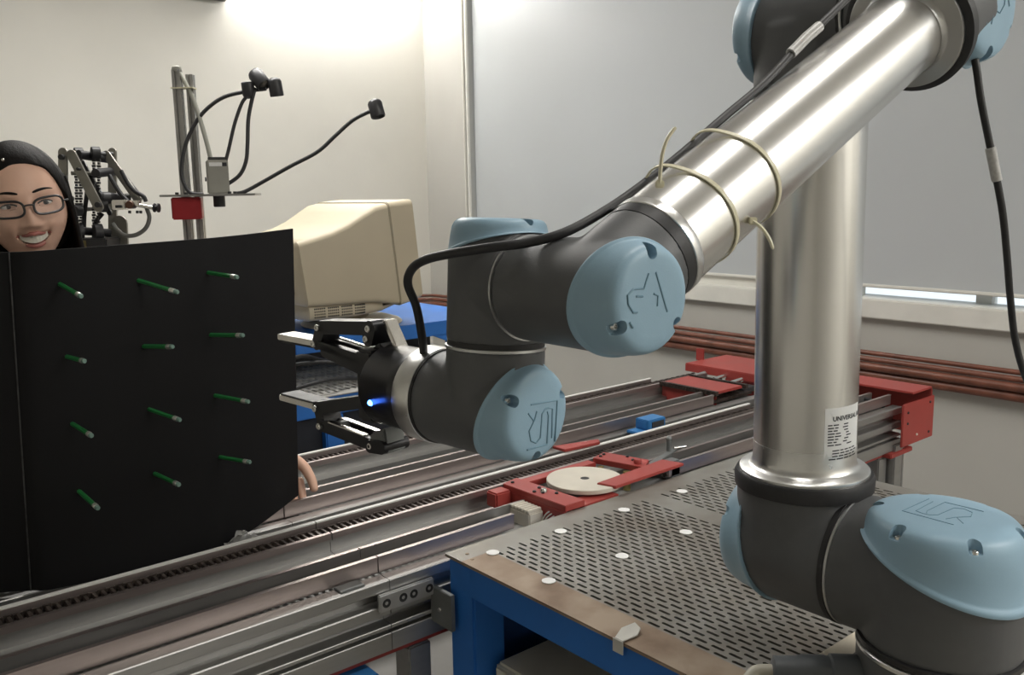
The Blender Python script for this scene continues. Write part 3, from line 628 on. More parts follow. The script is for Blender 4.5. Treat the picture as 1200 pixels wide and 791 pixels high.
# grey stop lever beyond the turntable
t = thing('stop_lever', 'grey metal stop lever on the conveyor beyond the red turntable unit', 'stop lever', (.5, .83, -.17))
build('lever_arm', MB().prism([(.435, .815, -.150), (.585, .860, -.150), (.590, .846, -.150), (.440, .798, -.150)], (0, 0, .010)), concrete_m, t, bevel=.001)
build('lever_block', MB().box((.470, .775, -.175), (.500, .800, -.135)), concrete_m, t, bevel=.002)
build('lever_post', MB().cyl((.545, .845, -.140), (.545, .845, -.115), .006, n=12).ball((.545, .845, -.113), .007, n=10, m=6), concrete_m, t)
build('lever_screw', MB().cyl((.555, .84, -.135), (.585, .83, -.135), .0035, n=10), screw_m, t)

# ---- red transfer end that joins the two tracks
u2 = thing('transfer_end', 'red steel cross transfer frame joining the conveyor tracks by the window wall', 'transfer frame', (1.4, 1.05, FLOOR))
def P2_(name, lo, hi, m=red_m, bv=.0015, par=u2): return build(name, MB().box(lo, hi), m, par, bevel=bv)
P2_('end_plate', (1.36, .66, -.146), (1.52, 1.44, -.136)) if False else None
build('top_plate', MB().prism([(1.315, 1.425, -.132), (1.315, 1.06, -.132), (1.415, .97, -.132), (1.415, .72, -.132), (1.525, .72, -.132), (1.525, 1.42, -.132)], (0, 0, .006)), red_m, u2, bevel=.001)
P2_('plate_flange', (1.313, 1.06, -.152), (1.318, 1.425, -.128))
P2_('side_plate', (1.350, .712, -.268), (1.526, .718, -.150))
P2_('end_wall', (1.520, .718, -.268), (1.526, 1.42, -.132))
P2_('bridge_plate', (1.085, 1.125, -.146), (1.205, 1.325, -.138))
P2_('bridge_skirt', (1.082, 1.125, -.19), (1.086, 1.325, -.1465))
for x in (1.072, 1.212):
    mb = MB()
    for k in range(20): mb.box((x, 1.118+k*.0105, -.148), (x+.012, 1.127+k*.0105, -.1355))
    c = build('cross_chain', mb, chain_m, u2, smooth=False); c['kind'] = 'stuff'
for y in (1.415, .90): P2_('upright_tab', (1.395, y, -.130), (1.400, y+.032, -.090))
for y, x in ((1.34, 1.24), (1.27, 1.262), (1.2, 1.24)): build('axle', MB().cyl((x, y, -.15), (x+.06, y-.004, -.145), .007, n=12), screw_m, u2)
P2_('axle_block', (1.232, 1.14, -.17), (1.30, 1.36, -.155), dark_m)
P2_('red_floor_plate', (1.10, .80, -.176), (1.30, .95, -.170))
mb = MB()
for k in range(2): build('hose', MB().tube(spline([(1.18, .97-k*.012, -.150), (1.26, .95-k*.012, -.142), (1.33, .90-k*.012, -.145), (1.37, .82-k*.01, -.158), (1.38, .79-k*.01, -.175)], 6), .0045, 8), mat('tan_hose', (.45, .36, .22), .5, var=.1) if k == 0 else black_m, u2)
build('end_post', MB().box((1.36, .735, FLOOR), (1.405, .78, -.268)).box((1.412, .74, FLOOR), (1.425, .775, -.268)), profile_m, u2, bevel=.003)
build('red_foot_plate', MB().box((1.33, .73, -.300), (1.45, .79, -.2868)), red_m, u2, bevel=.002)
for x, z in ((1.375, -.175), (1.375, -.205), (1.50, -.165), (1.50, -.25), (1.43, -.245)): build('bolt', MB().lathe((x, .712, z), -YP, [(.0035, 0), (.0035, .002), (.002, .003)], 10), dark_m if x != 1.43 else ivory_m, u2)

# ================================================================== black display board and its pencils
BZ0, BZ1 = -.158, .362
path = [(-.95, 1.235), (-.6912, 1.0661), (-.6676, 1.0487), (-.590, 1.0345), (-.5054, 1.0292), (-.450, 1.0270), (-.4064, 1.0275), (-.345, 1.0470), (-.2862, 1.0782), (-.2116, 1.1235)]
SPAN = .024
LEAN = .020
bd = thing('display_board', 'curved black card board with green pencils stuck through it', 'board', (-.45, 1.03, BZ0))
def sheet(name, pts, m, th=.004, bow=True):
    P = [V((x, y, 0)) for x, y in pts]
    if bow: P = spline(P, 6)
    N = []
    for i in range(len(P)):
        d = (P[min(i+1, len(P)-1)]-P[max(i-1, 0)]).normalized(); N.append(V((d.y, -d.x, 0)))
    L = (P[-1]-P[0]).length; mb = MB(); n = len(P)
    def top(x): return BZ1 - .002 + .014*max(0, min(1, (x+.69)/.48))
    vs = []
    for s in (0, 1):
        for z in (0, 1):
            for p, q in zip(P, N):
                w = p - q*(th*s); vs.append(V((w.x + (LEAN if z else 0), w.y, top(p.x) if z else BZ0 + SPAN*max(0, min(1, (p.x+.42)/.21)))))
    f = []
    for i in range(n-1):
        f += [(i, i+1, n+i+1, n+i), (2*n+i, 3*n+i, 3*n+i+1, 2*n+i+1), (n+i, n+i+1, 3*n+i+1, 3*n+i), (i, 2*n+i, 2*n+i+1, i+1)]
    f += [(0, n, 3*n, 2*n), (n-1, 3*n-1, 4*n-1, 2*n-1)]
    return build(name, mb.add(vs, f), m, bd, angle=30)
sheet('main_panel', path[1:], board_m); sheet('folded_panel', [path[0], (-.6916, 1.0664)], board_m, bow=False)
crs = path[1]
build('fold_crease', MB().tube([(crs[0]-.0005+LEAN*(z-BZ0)/(BZ1-BZ0), crs[1]-.0008, z) for z in (BZ0, .05, .2, BZ1-.003)], .0011, 6), mat('worn_card_edge', (.03, .03, .03), .6, var=.6, scale=60), bd)
bases = [(-0.6133, 1.0406, 0.3101), (-0.503, 1.0297, 0.3078), (-0.3938, 1.0265, 0.3125), (-0.614, 1.04, 0.2007), (-0.5039, 1.0296, 0.2041), (-0.3975, 1.0265, 0.2101), (-0.6158, 1.0397, 0.0971), (-0.5039, 1.0294, 0.1023), (-0.397, 1.0275, 0.1079), (-0.6159, 1.039, -0.0098), (-0.5039, 1.0293, -0.0041), (-0.3963, 1.0288, 0.0015)]
tips = [(-0.6033, 0.9706, 0.2964), (-0.469, 0.9597, 0.2917), (-0.3743, 0.9565, 0.3078), (-0.6075, 0.97, 0.2023), (-0.483, 0.9596, 0.2093), (-0.371, 0.9565, 0.2142), (-0.6075, 0.9697, 0.0904), (-0.481, 0.9594, 0.0935), (-0.369, 0.9575, 0.1043), (-0.6086, 0.969, -0.0207), (-0.4903, 0.9593, -0.009), (-0.373, 0.9588, 0.0030)]
pen0 = None
rows_ = ('top row', 'second row', 'third row', 'bottom row'); cols_ = ('nearest the fold', 'in the middle column', 'nearest the gripper')
for i, (b, t) in enumerate(zip(bases, tips)):
    lab = 'green pencil in the %s of the black board, %s' % (rows_[i//3], cols_[i % 3]); b = V(b); t = V(t)
    if pen0 is None:
        pen0 = thing('pencil', lab, 'pencil', (0, 0, 0), 'green pencils in the black board')
        build('shaft', MB().lathe((0, .003, 0), (0, -1, 0), [(.0036, 0), (.0036, .063)], 6), pencil_m, pen0, angle=20)
        build('ferrule', MB().lathe((0, -.058, 0), (0, -1, 0), [(.0037, 0), (.0040, .001), (.0037, .002), (.0040, .003), (.0037, .004), (.0040, .0075), (.0036, .009)], 16), ferrule_m, pen0)
        build('eraser', MB().lathe((0, -.066, 0), (0, -1, 0), [(.0036, 0), (.0036, .005), (.0028, .007)], 16), eraser_m, pen0)
        o = pen0
    else: o = tag(copy_tree(pen0), lab)
    o.location = b + V((0, 0, ZO)); o.rotation_mode = 'QUATERNION'; o.rotation_quaternion = V((0, -1, 0)).rotation_difference((t-b).normalized())
    o.scale = (1, (t-b).length/.073, 1)
# scrap of clear film at the foot of the board
sp = at(287, 628, 1.52); fz = V((sp.x, 1.005, -.155))
mb = MB(); rg = random.Random(5); nx, ny = 9, 6
for j in range(ny):
    for i in range(nx): mb.v.append(fz + V((-.03+.06*i/(nx-1), .004+rg.uniform(-.005, .005), .030*j/(ny-1)*(1-abs(i-4)/6)+rg.uniform(-.003, .003))))
mb.f = [(j*nx+i, j*nx+i+1, (j+1)*nx+i+1, (j+1)*nx+i) for j in range(ny-1) for i in range(nx-1)]
tag(build('film_scrap', mb, mat('clear_film', (.55, .55, .53), .25, alpha=.45), loc=fz, smooth=False), 'crumpled scrap of clear film at the foot of the black board', 'film scrap')

# ================================================================== the person behind the board
HC = at(27, 239, 1.79)
fd = (CAM-HC); fd.z = 0; fd.normalize(); rr = UP.cross(fd).normalized(); rr = rr if rr.dot(rt) > 0 else -rr
fd = (fd*math.cos(R_(5)) + rr*math.sin(R_(5)) + V((0, 0, -.02))).normalized(); rr = UP.cross(fd).normalized(); rr = rr if rr.dot(rt) > 0 else -rr
hu = fd.cross(rr); hu = hu if hu.z > 0 else -hu
rl = R_(7); rr, hu = rr*math.cos(rl)+hu*math.sin(rl), hu*math.cos(rl)-rr*math.sin(rl)
def H(x, y, z): return HC + rr*x + fd*y + hu*z
def sst(a, b, x): t = max(0, min(1, (x-a)/(b-a))); return t*t*(3-2*t)
def gs(d, s): return math.exp(-(d/s)**2)
RX, RYF, RYB, RZT, RZB = .0765, .090, .104, .118, .122
def taper(z): return 1 - .22*sst(.03, .125, -z) - .03*sst(.05, .12, z)
def feat(x, z):
    f = .0
    nz = sst(.004, -.038, z)*(1-sst(-.040, -.052, z))
    f += (.005+.014*nz)*gs(x, .0085+.004*nz)*(1-sst(-.040, -.053, z))*sst(.022, -.004, z)
    for s in (-1, 1):
        f += .0065*gs(x-s*.0135, .0070)*gs(z+.041, .0075)
        f -= .0085*gs(x-s*.0325, .0175)*gs(z-.001, .0120)
        f += .0035*gs(x-s*.030, .020)*gs(z-.021, .009)
        f += .0075*gs(x-s*.040, .016)*gs(z+.040, .016)
        f -= .0028*gs(x-s*(.026+.18*(-z-.045)), .004)*gs(z+.056, .014)
    f += .004*gs(x, .035)*gs(z+.066, .020)
    e = (x/.0300)**2 + ((z+.0665+.010*(x/.03)**2*-1)/.0100)**2
    f -= .014*sst(1.15, .7, e)
    f += .006*gs(x, .018)*gs(z+.106, .014) - .003*gs(x, .02)*gs(z+.088, .006)
    return f
def F(x, z):
    q = 1 - (x/taper(z)/RX)**2 - (z/(RZT if z > 0 else RZB))**2
    return RYF*math.sqrt(max(q, 0)) + feat(x, z)
def headgrid(n=112, m=96):
    vs, fs = [], []
    for i in range(m+1):
        p = math.pi*i/m
        for j in range(n):
            a = 2*math.pi*j/n; z = math.cos(p)*(RZT if p < math.pi/2 else RZB); x = math.sin(p)*math.cos(a)*RX*taper(z); yy = math.sin(p)*math.sin(a)
            y = yy*(RYF if yy > 0 else RYB*(1-.25*sst(.03, .12, -z)))
            if yy > 0: y += feat(x, z)*sst(.08, .45, yy)
            vs.append(H(x, y-.0, z))
    for i in range(m):
        for j in range(n): fs.append((i*n+j, (i+1)*n+j, (i+1)*n+(j+1) % n, i*n+(j+1) % n))
    return vs, fs
per = thing('person', 'smiling person with black hair and glasses holding up the black board', 'person', (-.52, 1.66, FLOOR))
def skin(joints, bones, root=0):
    me = bpy.data.meshes.new('sk'); me.from_pydata([j[:3] for j in joints], bones, []); o = bpy.data.objects.new('sk', me); col.objects.link(o)
    o.modifiers.new('s', 'SKIN'); sv = me.skin_vertices[0].data
    for k, j in enumerate(joints): sv[k].radius = (j[3], j[4] if len(j) > 4 else j[3]); sv[k].use_root = (k == root)
    o.modifiers.new('u', 'SUBSURF').levels = 2
    dg = bpy.context.evaluated_depsgraph_get(); dg.update(); e = bpy.data.meshes.new_from_object(o.evaluated_get(dg))
    vs = [v.co.copy() for v in e.vertices]; fs = [tuple(p.vertices) for p in e.polygons]
    bpy.data.objects.remove(o, do_unlink=True); return vs, fs
NK = H(0, -.03, -.10)
sh_l, sh_r = V((-.37, 1.67, .20)), V((-.69, 1.71, .20))
hand_l, hand_r = V((-.222, 1.190, -.040)), V((-.80, 1.245, -.02))
torso = [(-.52, 1.72, -.06, .13, .095), (-.52, 1.71, .06, .12, .09), (-.525, 1.68, .17, .145, .09), (-.53, 1.66, .235, .07, .065), (NK.x, NK.y, NK.z, .05, .05)]
arms = [(*sh_l, .062), (-.27, 1.50, -.02, .045), (*hand_l, .028), (*sh_r, .062), (-.80, 1.54, -.01, .045), (*hand_r, .028)]
legs = [(-.43, 1.71, -.14, .08), (-.41, 1.66, -.50, .058), (-.42, 1.74, -.84, .040), (-.41, 1.62, -.895, .032), (-.61, 1.71, -.14, .08), (-.63, 1.66, -.50, .058), (-.63, 1.75, -.84, .040), (-.64, 1.63, -.895, .032)]
J = torso+arms+legs
B = [(0, 1), (1, 2), (2, 3), (3, 4), (2, 5), (5, 6), (6, 7), (2, 8), (8, 9), (9, 10), (0, 11), (11, 12), (12, 13), (13, 14), (0, 15), (15, 16), (16, 17), (17, 18)]
mb = MB(); mb.add(*skin(J, B)); mb.add(*headgrid())
def hand(c, fdir, out, side, curl):
    """c wrist, fdir finger direction, out palm normal (towards the board), side = towards the thumb"""
    c, fdir, out, side = V(c), V(fdir).normalized(), V(out).normalized(), V(side).normalized()
    J = [(*c, .026, .02), (*(c+fdir*.045), .038, .017), (*(c+fdir*.080), .038, .014)]; Bn = [(0, 1), (1, 2)]
    vs, fs = skin(J, Bn); mb.add(vs, fs)
    for k, (L, o) in enumerate(((.062, .026), (.072, .0085), (.068, -.009), (.054, -.0255))):
        p = c+fdir*.072+side*o; a = 0; pts = [(*(p), .0095)]
        for s, f in ((.45, 1), (.30, 1), (.25, 1)):
            a += curl; p = p + (fdir*math.cos(a)+out*math.sin(a))*L*s; pts.append((*p, .0090-.0010*len(pts)))
        mb.add(*skin(pts, [(0, 1), (1, 2), (2, 3)]))
    p = c+fdir*.03+side*.022; pts = [(*p, .012), (*(p+side*.022+fdir*.020+out*.008), .0110), (*(p+side*.030+fdir*.045+out*.020), .0095), (*(p+side*.030+fdir*.064+out*.030), .0080)]
    mb.add(*skin(pts, [(0, 1), (1, 2), (2, 3)]))
hand(hand_l, V((.10, -.28, -1)), V((-.45, -.85, 0)), V((.62, -.45, 0)), .35)
hand(hand_r, V((-.2, -.25, -1)), V((.55, -.8, 0)), V((-.6, -.4, 0)), .35)
for s in (-1, 1):
    mb.ball(H(s*.0735, -.012, -.012), .007, .016, .030, rot=Matrix((rr, fd, hu)).transposed())
build('body', mb, skin_m, per, angle=80)
Js = [(x[0], x[1], x[2], *[r*1.10+.008 for r in x[3:]]) for x in torso[:4]+arms]
build('shirt', MB().add(*skin(Js, [(0, 1), (1, 2), (2, 3), (2, 4), (4, 5), (5, 6), (2, 7), (7, 8), (8, 9)])), shirt_m, per, angle=80)
Jt = [(-.52, 1.72, -.05, .14, .105)]+[(x[0], x[1], x[2], x[3]*1.12+.008) for x in (legs[0], legs[1], legs[2], legs[4], legs[5], legs[6])]
build('trousers', MB().add(*skin(Jt, [(0, 1), (1, 2), (2, 3), (0, 4), (4, 5), (5, 6)])), trouser_m, per, angle=80)
for k in (3, 7):
    x = V(legs[k][:3]); build('shoe', MB().ball((x.x, x.y+.04, FLOOR+.035), .045, .12, .036), plast_m, per)
rotH = Matrix((rr, fd, hu)).transposed()
for s in (-1, 1):
    e = build('eye', MB().ball(H(s*.0320, F(s*.0320, 0)-.0035, -.0005), .0122, .0060, .0046, rot=rotH), eyew_m, per)
    build('iris', MB().ball(H(s*.0320+.001, F(s*.0320, 0)+.0012, -.0003), .0050, .0020, .0046, rot=rotH), iris_m, e)
    build('upper_lid', MB().tube([H(s*.0320+x, F(s*.032+x, .004-x*x*22)+.0018, .0048-x*x*24) for x in [-.0135+.0027*k for k in range(11)]], .0016, 6), iris_m, e)
    build('lower_lid', MB().tube([H(s*.0320+x, F(s*.032+x, -.005+x*x*10)+.0008, -.0052+x*x*14) for x in [-.012+.0024*k for k in range(11)]], .0014, 6), skin_m, e)
    build('eyebrow', MB().tube([H(s*x, F(s*x, .0225+.004*math.sin((x-.014)/.038*2.6))+.0006, .0225+.0045*math.sin((x-.014)/.038*2.6)) for x in [.013+.0042*k for k in range(10)]], [.0014, .0022, .0026, .0026, .0025, .0023, .002, .0017, .0012, .0006], 6), hair_m, per)
mx = [-.0315+.0063*k for k in range(11)]
build('mouth_cavity', MB().ball(H(0, F(0, -.066)-.004, -.066), .024, .004, .0075, rot=rotH), mouth_m, per)
mb = MB(); n = 25
for k in range(n):
    x = -.0250+.050*k/(n-1); g = .0007*(1 if k % 3 == 0 else 0)
    for z in (-.0580+.20*abs(x)*.1, -.0655, -.0740+x*x*11): mb.v.append(H(x, .0800-x*x*20-g, z+x*x*5))
mb.f = [(k*3+j, k*3+j+1, k*3+j+4, k*3+j+3) for k in range(n-1) for j in range(2)]
build('teeth', mb, tooth_m, per, angle=80)
build('upper_lip', MB().tube([H(x, F(x, -.0560)+.0022-.004*(abs(x)/.0315)**2, -.0572+.0022*gs(abs(x)-.006, .005)+x*x*-1.0) for x in mx], [.0014, .0026, .0036, .0042, .0044, .0041, .0044, .0042, .0036, .0026, .0014], 8), lip_m, per, angle=80)
build('lower_lip', MB().tube([H(x, F(x, -.0810)+.0008-.004*(abs(x)/.0315)**2, -.0800+x*x*20) for x in mx], [.0014, .0030, .0042, .0050, .0054, .0055, .0054, .0050, .0042, .0030, .0014], 8), lip_m, per, angle=80)
# spectacles
def lens_ring(s):
    pts = []
    for k in range(41):
        a = 2*math.pi*k/40; cx, sx = math.cos(a), math.sin(a)
        x = .0270*math.copysign(abs(cx)**.62, cx); z = .0155*math.copysign(abs(sx)**.72, sx) + .0015*x/.027*s
        X = s*.0355+x; pts.append(H(X, .1015-X*X*5.0, -.0045+z))
    return pts
gl = build('glasses', MB().tube(spline([H(x, .1030, -.0015+.002*math.cos(x*160)) for x in (-.0095, -.004, .004, .0095)], 4), .0016, 8), plast_m, per)
for s in (-1, 1):
    ring = lens_ring(s); build('rim', MB().tube(ring, .0023, 8), plast_m, gl)
    build('temple', MB().tube(spline([H(s*.0615, .083, -.0005), H(s*.0715, .074, .0), H(s*.0775, .03, -.001), H(s*.0780, -.015, -.006), H(s*.075, -.03, -.025)], 4), .0017, 8), plast_m, gl)
    build('lens', MB().prism(ring[:-1], fd*.0008), glass_m, gl)
# hair
mb = MB(); n, m_ = 96, 40
rgh = random.Random(11); strand = [rgh.uniform(-.0022, .0022) for _ in range(n)]
vs = []
def zend(dl):                                  # lower edge of the hair against the angle from the face centre
    if dl < 40: return .079 - .012*(dl/40)**2
    if dl < 80: return .067 - .095*sst(40, 80, dl)
    return -.028 - .07*sst(80, 110, dl)
for i in range(m_+1):
    for j in range(n):
        a = 2*math.pi*j/n; sx, sy = math.cos(a), math.sin(a); dl = abs((math.degrees(a)-90+180) % 360-180)
        pe = math.acos(max(-1, min(1, zend(dl)/(RZT+.007)))); p = pe*i/m_; u = i/m_
        z = math.cos(p)*(RZT+.007); lift = .012 if dl > 60 else .0075
        x = math.sin(p)*sx*(RX+lift+.002); y = math.sin(p)*sy*((RYF+.006) if sy > 0 else (RYB+.018))
        w = 1 + strand[j]*6*abs(math.sin(p))*u
        if dl < 75: w -= .035*u**6             # tuck the front edge onto the forehead
        part = .004*gs(x+.030, .010)*(1 if sy > -.2 else 0)
        vs.append(H(x*w, y*w-.002, z-part))
mb.v = vs
for i in range(m_):
    for j in range(n): mb.f.append((i*n+j, (i+1)*n+j, (i+1)*n+(j+1) % n, i*n+(j+1) % n))
# long hair hanging behind the face
k0 = len(mb.v); na, nz = 60, 26
for i in range(nz):
    z = .045 - .28*i/(nz-1); u = i/(nz-1)
    for j in range(na):
        a = R_(200) * (j/(na-1)-.5) - R_(90)
        R1 = .0870 + .006*math.sin(u*3) + strand[j]*1.0; R2 = .112+.012*u
        mb.v.append(H(math.cos(a)*R1*(1-.07*u), math.sin(a)*R2*(1-.12*u) + .006, z))
for i in range(nz-1):
    for j in range(na-1): mb.f.append((k0+i*na+j, k0+i*na+j+1, k0+(i+1)*na+j+1, k0+(i+1)*na+j))
ho = build('hair', mb, hair_m, per, angle=80)
md = ho.modifiers.new('t', 'SOLIDIFY'); md.thickness = .009; md.offset = -1; bake(ho); ho.data.shade_smooth()
build('hair_clip', MB().ball(H(-.022, .072, .088), .0030, n=8, m=6), silver_m, per)

# ================================================================== desk behind, with the monitor
DY0, DY1, DX0, DX1 = 1.872, 2.75, -.95, 1.0
dsk = thing('rear_table', 'blue framed table with a perforated grey top behind the conveyor', 'table', (.2, 2.3, FLOOR))
# perforated top: visible field with real slots, plain plate elsewhere
SX0, SX1, SY0, SY1 = .10, .98, 1.905, 2.60
mb = MB(); cw, ch = .022, .040; key = {}
def q_(x, y, z):
    k = (round(x, 5), round(y, 5), z)
    if k not in key: key[k] = len(mb.v); mb.v.append(V((x, y, z)))
    return key[k]
for c in range(int((SX1-SX0)/cw)):
    for r in range(int((SY1-SY0)/ch)):
        xc = SX0+cw*(c+.5); yc = SY0+ch*(r+.5); sw, sl = .0042, .0150
        O = [(xc-cw/2, yc-ch/2), (xc, yc-ch/2), (xc+cw/2, yc-ch/2), (xc+cw/2, yc), (xc+cw/2, yc+ch/2), (xc, yc+ch/2), (xc-cw/2, yc+ch/2), (xc-cw/2, yc)]
        k = .006*(1 if c % 2 else -1)
        I = [(xc-sw, yc-sl+.003), (xc, yc-sl), (xc+sw, yc-sl+.003), (xc+sw, yc), (xc+sw, yc+sl-.003), (xc, yc+sl), (xc-sw, yc+sl-.003), (xc-sw, yc)]
        for i in range(8):
            j = (i+1) % 8; mb.f.append((q_(*O[i], TABLE), q_(*O[j], TABLE), q_(*I[j], TABLE), q_(*I[i], TABLE))); mb.f.append((q_(*I[i], TABLE), q_(*I[j], TABLE), q_(*I[j], TABLE-.003), q_(*I[i], TABLE-.003)))
SX1 = SX0+cw*int((SX1-SX0)/cw); SY1 = SY0+ch*int((SY1-SY0)/ch)
top2_m = mat('pale_steel_plate', (.46, .45, .42), .5, .3, var=.1, scale=9)
build('slotted_field', mb, top2_m, dsk, smooth=False)
mb = MB()
for lo, hi in (((DX0, DY0), (DX1, SY0)), ((DX0, SY1), (DX1, DY1)), ((DX0, SY0), (SX0, SY1)), ((SX1, SY0), (DX1, SY1))): mb.box((lo[0], lo[1], TABLE-.003), (hi[0], hi[1], TABLE))
build('plate_border', mb, top2_m, dsk, smooth=False)
build('under_pan', MB().box((DX0+.03, DY0+.03, TABLE-.055), (DX1-.03, DY1-.03, TABLE-.05)), dark_m, dsk, smooth=False)
build('frame_rail', MB().box((DX0, DY0+.002, TABLE-.058), (DX1, DY0+.042, TABLE-.0032)), blue_m, dsk, bevel=.003)
build('frame_rail', MB().box((DX0, DY1-.042, TABLE-.058), (DX1, DY1-.002, TABLE-.0032)), blue_m, dsk, bevel=.003)
build('front_panel', MB().box((DX0+.06, DY0+.03, FLOOR+.1), (DX1-.06, DY0+.035, TABLE-.06)), mat('painted_shade_panel', (.012, .014, .022), .6, var=.1), dsk, smooth=False)  # shade below the table top is painted in as the panel's near-black colour
for x in (DX0, .25, DX1-.06):
    for y in (DY0+.004, DY1-.066): build('leg', MB().box((x, y, FLOOR), (x+.06, y+.06, TABLE-.058)), blue_m, dsk, bevel=.004)
# raised blue shelf
SHZ = .008
shf = thing('raised_shelf', 'blue steel shelf standing on the rear table under the monitor', 'shelf', (.65, 2.25, TABLE))
build('shelf_top', MB().box((.24, 2.030, SHZ-.010), (1.02, 2.62, SHZ)), blue_m, shf, bevel=.002)
build('shelf_lip', MB().box((.24, 2.020, SHZ-.045), (1.02, 2.030, SHZ+.002)), blue_m, shf, bevel=.002)
build('shelf_gusset', MB().prism([(.74, 2.024, SHZ-.045), (.86, 2.024, SHZ-.045), (.86, 2.024, TABLE+.02), (.82, 2.024, TABLE+.02), (.80, 2.024, SHZ-.07)], (0, .01, 0)), blue_m, shf, bevel=.001)
for x, y in ((.82, 2.035), (.955, 2.035), (.25, 2.57), (.82, 2.57), (.955, 2.57)):
    if True: build('shelf_leg', MB().box((x, y, TABLE), (x+.035, y+.035, SHZ-.010)), blue_m, shf, bevel=.002)
# monitor
mon = thing('monitor', 'old beige tube monitor seen from behind on the blue shelf', 'monitor', (.48, 2.25, SHZ))
YN, YF = 2.0, 2.47
def sec(x, z0, z1, yi, sh=0):       # rounded rectangle section at x (leaning with the case)
    ring = []; r = .018; c = (YN+YF)/2; hw = (YF-YN)/2-yi
    for cy, cz, a0 in ((c+hw-r, z1-r, 0), (c-hw+r, z1-r, 90), (c-hw+r, z0+r, 180), (c+hw-r, z0+r, 270)):
        for k in range(5): a = R_(a0+22.5*k); ring.append((cy+r*math.cos(a), cz+r*math.sin(a)))
    zb, zt = z0, z1
    return [V((x + sh*((z-zb)/(zt-zb)-.5)*-1, y, z)) for y, z in ring]
def loft(secs):
    mb = MB(); n = len(secs[0])
    for s in secs: mb.v += s
    for k in range(len(secs)-1):
        for i in range(n): mb.f.append((k*n+i, k*n+(i+1) % n, (k+1)*n+(i+1) % n, (k+1)*n+i))
    mb.f.append(tuple(reversed(range(n)))); mb.f.append(tuple(range((len(secs)-1)*n, len(secs)*n))); return mb
build('rear_case', loft([sec(.279, .108, .290, .040, .024), sec(.284, .100, .298, .030, .024), sec(.320, .098, .306, .026, .026), sec(.400, .097, .326, .022, .028), sec(.450, .097, .346, .018, .030), sec(.505, .096, .376, .012, .032), sec(.545, .090, .397, .005, .033), sec(.585, .082, .404, .001, .034)]), beige_m, mon, angle=50)
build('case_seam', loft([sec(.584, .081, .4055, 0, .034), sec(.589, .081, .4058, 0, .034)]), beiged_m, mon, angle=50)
build('front_bezel', loft([sec(.589, .079, .4075, -.002, .034), sec(.640, .090, .4125, -.003, .031), sec(.672, .100, .415, -.002, .030), sec(.676, .104, .411, .004, .030)]), beige_m, mon, angle=50)
build('screen', MB().box((.675, YN+.05, .135), (.682, YF-.05, .38)), mat('dark_screen', (.02, .025, .025), .15), mon, bevel=.003)
build('vent_skirt', loft([sec(.300, .056, .104, .045, 0), sec(.303, .054, .104, .040, 0), sec(.46, .054, .104, .036, 0), sec(.56, .062, .104, .040, 0), sec(.62, .078, .104, .046, 0)]), beige_m, mon, angle=50)
mb = MB()
for g in range(4):
    for i in range(6):
        for j in range(4): x = .318+g*.046+i*.0065; z = .064+j*.0085; ys = YN+.0400-.0040*min(1, max(0, (x-.303)/.157)); mb.box((x, ys-.0012, z), (x+.0034, ys+.004, z+.0044))
v = build('vent_holes', mb, dark_m, mon, smooth=False); v['kind'] = 'stuff'
mb = MB()
for k in range(30):
    y = YN+.06+k*.0122; mb.add([(.375, y, .3210), (.375, y+.004, .3210), (.520, y+.004, .3868), (.520, y, .3868)], [(0, 1, 2, 3)])
mb2 = MB()
for k in range(30):
    y = YN+.06+k*.0122; mb2.prism([(.385, y, .3180), (.45, y, .3430), (.50, y, .3700), (.50, y, .3772), (.45, y, .3495), (.385, y, .3255)], (0, .0045, 0))
v = build('top_ribs', mb2, beige_m, mon); v['kind'] = 'stuff'
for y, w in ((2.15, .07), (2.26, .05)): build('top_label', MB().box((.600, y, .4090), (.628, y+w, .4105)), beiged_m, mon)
build('port', MB().box((.2775, 2.10, .135), (.286, 2.14, .15)), dark_m, mon)
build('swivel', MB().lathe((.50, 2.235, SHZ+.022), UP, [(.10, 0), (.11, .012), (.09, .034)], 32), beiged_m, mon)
build('foot', MB().lathe((.545, 2.215, SHZ), UP, [(.165, 0), (.168, .004), (.160, .012), (.120, .024)], 40), beige_m, mon)
# loose cables on the table
for k, pts in enumerate(([(.08, 1.98, -.115), (.2, 1.95, -.03), (.32, 2.0, -.06), (.45, 2.05, -.10), (.60, 2.0, -.13)], [(.05, 2.1, -.12), (.22, 2.0, -.06), (.38, 1.94, -.07), (.50, 1.98, -.12), (.66, 1.95, -.133)], [(.1, 1.93, -.128), (.25, 1.90, -.10), (.35, 1.93, -.11), (.46, 1.99, -.132), (.6, 2.1, -.134)])):
    o = build('loose_cable', MB().tube(spline(pts, 8), .006, 8), black_m, loc=pts[0], angle=80)
    tag(o, ['black cable arching highest over the rear table behind the gripper', 'black cable looping low behind the upper gripper finger', 'black cable lying nearest the front edge of the rear table'][k], 'cable', 'loose cables on the rear table')
t = thing('flat_case', 'low black case lying on the rear table under the blue shelf', 'case', (.62, 2.43, TABLE))
build('case_body', MB().box((.30, 2.34, TABLE), (.95, 2.52, TABLE+.075)), plast_m, t, bevel=.006)
build('case_lid', MB().box((.295, 2.335, TABLE+.076), (.955, 2.525, TABLE+.092)), camgrey_m, t, bevel=.004)

